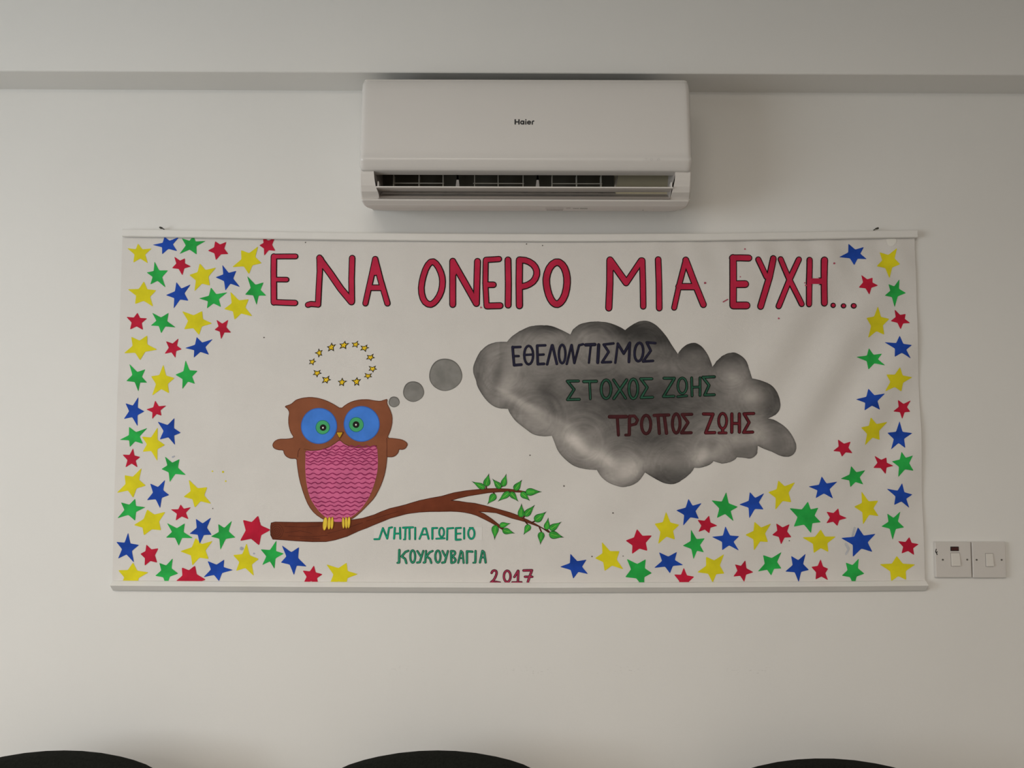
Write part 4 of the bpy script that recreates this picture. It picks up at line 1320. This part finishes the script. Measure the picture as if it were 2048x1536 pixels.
# ------------------------------------------------------------------ switches
def plate(name, x0, x1, y0, y1, label, rock, neon, screws, mark=False):
    d = 0.010
    a, b = P(x0, y0, d), P(x1, y1, d)
    o = empty(name, ((a.x + b.x) / 2, 0, (a.z + b.z) / 2))
    tag(o, label, 'switch', 'wall switches right of the banner')
    og = Vector(o.location)
    bm = bmesh.new()
    box(bm, Vector((a.x, -d, b.z)) - og, Vector((b.x, 0.0, a.z)) - og, .0016, 3)
    link('face_plate', bm, M_plate, o)
    bm = bmesh.new()
    r0, r1 = P(rock[0], rock[2], d), P(rock[1], rock[3], d)
    w_ = .0006
    fr = [(r0.x, r0.z), (r1.x, r0.z), (r1.x, r1.z), (r0.x, r1.z)]
    top = [bm.verts.new(Vector((x, -(d + (.0015 if k < 2 else .0046)), z)) - og) for k, (x, z) in enumerate(fr)]
    bot = [bm.verts.new(Vector((x, -(d - .002), z)) - og) for x, z in fr]
    bm.faces.new(top)
    for k in range(4):
        bm.faces.new((top[k], top[(k + 1) % 4], bot[(k + 1) % 4], bot[k]))
    bmesh.ops.bevel(bm, geom=[e for e in bm.edges if e.verts[0] in top and e.verts[1] in top], offset=.0006, segments=2, affect='EDGES')
    link('rocker', bm, M_rocker, o)
    bm = bmesh.new()
    g0, g1 = P(rock[0] - .9, rock[2] - .9, d), P(rock[1] + .7, rock[3] + 1.0, d)
    box(bm, Vector((g0.x, -(d + .00025), g1.z)) - og, Vector((g1.x, -(d - .001), g0.z)) - og)
    link('rocker_frame', bm, mat('switch_gap', (0.30, 0.28, 0.26), .6, .2, .02), o)
    if neon:
        n0, n1 = P(neon[0], neon[2], d), P(neon[1], neon[3], d)
        bm = bmesh.new()
        box(bm, Vector((n0.x, -(d + .0012), n1.z)) - og, Vector((n1.x, -(d - .001), n0.z)) - og, .0006)
        link('neon_window', bm, M_black, o)
        bm = bmesh.new()
        e_ = .0016
        box(bm, Vector((n0.x + e_, -(d + .0018), n1.z + e_)) - og, Vector((n1.x - e_, -(d + .0005), n0.z - e_)) - og, .0005)
        link('neon_lens', bm, M_neon, o)
    for sx, sy in screws:
        s_ = P(sx, sy, d)
        bm = bmesh.new()
        tube(bm, [Vector((s_.x, -(d - .001), s_.z)) - og, Vector((s_.x, -(d + .0006), s_.z)) - og], .0023, 12)
        link('screw', bm, M_screw, o)
    if mark:
        k4 = Tile(1840, 1060, 2048 / 208)
        bm = bmesh.new()
        for k, (p, q) in enumerate((((320, 378), (306, 425)), ((306, 425), (318, 448)), ((318, 448), (340, 428)), ((318, 440), (338, 484)))):
            v = []
            for c in capsule(p, q, 17, 4):
                x, y = k4.px(c)
                pp = P(x, y, d + .0004 + k * 1e-5)
                v.append(bm.verts.new(pp - og))
            bm.faces.new(v)
        link('ink_mark', bm, M_black, o)
    return o


plate('light_switch', 1869.8, 1943.8, 1084.2, 1155.0, 'white square wall switch with a dark red neon window above its rocker', (1901.8, 1919.6, 1106.0, 1131.6), (1900.6, 1917.4, 1093.2, 1101.9), [(1885.5, 1119.4), (1934.3, 1119.2)], True)
plate('light_switch', 1944.2, 2013.4, 1084.2, 1155.6, 'plain white square wall switch with one rocker and no neon, beside the neon switch', (1971.3, 1986.2, 1107.2, 1132.4), None, [(1953.2, 1119.6), (2003.2, 1119.6)])

# ------------------------------------------------------------------ chairs
def make_chair():
    o = empty('chair', (0, 0, 0))
    # local: faces -y, back leans near y = +0; top of the back at z = 0.867
    H = 0.867
    prof = [(-.2265, -.40), (-.2275, -.20), (-.2270, -.085), (-.2255, -.060), (-.2215, -.041), (-.2130, -.0315), (-.190, -.0225), (-.160, -.0152), (-.129, -.0097), (-.085, -.0040), (-.040, -.0008),
            (0, 0), (.040, -.0008), (.085, -.0040), (.129, -.0097), (.160, -.0152), (.190, -.0225), (.2130, -.0315), (.2215, -.041), (.2255, -.060), (.2270, -.085), (.2275, -.20), (.2265, -.40)]
    bm = bmesh.new()
    layers = []
    for dy, s in ((0.0, .985), (-.008, 1.0), (-.034, 1.0), (-.044, .975)):
        ly = []
        for x, z in prof:
            zz = -.2 + (z + .2) * (1.0 if s == 1.0 else 1.0 - (1 - s) * .6)
            lean = (z + .40) * .09
            ly.append(bm.verts.new((x * s, dy + lean - .036 + .022 * (1 - (x / .2275) ** 2), H + zz - 0)))
        layers.append(ly)
    n = len(prof)
    for a, b in zip(layers, layers[1:]):
        for i in range(n - 1):
            bm.faces.new((a[i], a[i + 1], b[i + 1], b[i]))
        bm.faces.new((a[-1], a[0], b[0], b[-1]))
    # close front and back with fans of strips across
    for ly, flip in ((layers[0], 0), (layers[-1], 1)):
        for i in range(n // 2):
            j = n - 1 - i
            if j - i > 2:
                bm.faces.new((ly[i], ly[i + 1], ly[j - 1], ly[j]))
            elif j - i == 2:
                bm.faces.new((ly[i], ly[i + 1], ly[j]))
    link('backrest', bm, M_fabric, o, True).modifiers.new('split', 'EDGE_SPLIT').split_angle = math.radians(60)
    bm = bmesh.new()
    box(bm, (-.235, -.50, .425), (.235, -.045, .485), .024, 4)
    link('seat', bm, M_fabric, o, True)
    bm = bmesh.new()
    for s in (-.17, .17):
        tube(bm, [(s, -.10, .43), (s, -.045, .46), (s, -.012, .55), (s, .005, .70)], .011)
    link('back_frame', bm, M_metal, o, True)
    for sx in (-1, 1):
        for y0, y1 in ((-.44, -.49), (-.09, -.02)):
            bm = bmesh.new()
            tube(bm, [(sx * .20, y0, .43), (sx * .215, (y0 * .3 + y1 * .7), .12), (sx * .218, y1, 0)], .0115)
            link('leg', bm, M_metal, o, True)
    return o


def copy_chair(src):
    r = src.copy()
    COL.objects.link(r)
    for ch in list(src.children):
        c = ch.copy()
        COL.objects.link(c)
        c.parent = r
    return r


ch0 = make_chair()
spots = [(117, 1499.5, -0.175, 0.0, 'black upholstered chair by the wall, below the banner end without switches'),
         (873, 1500.0, -0.175, 0.0, 'black upholstered chair against the wall below the green nursery lettering'),
         (1640, 1523.5, -0.216, 0.05, 'black upholstered chair set lower below the banner end nearest the switches')]
for i, (px, py, y, rz, lb) in enumerate(spots):
    o = ch0 if i == 0 else copy_chair(ch0)
    p = P(px, py, -y)
    o.location = (p.x, y, 0)
    o.rotation_euler = (0, 0, rz)
    tag(o, lb, 'chair', 'black chairs along the wall')
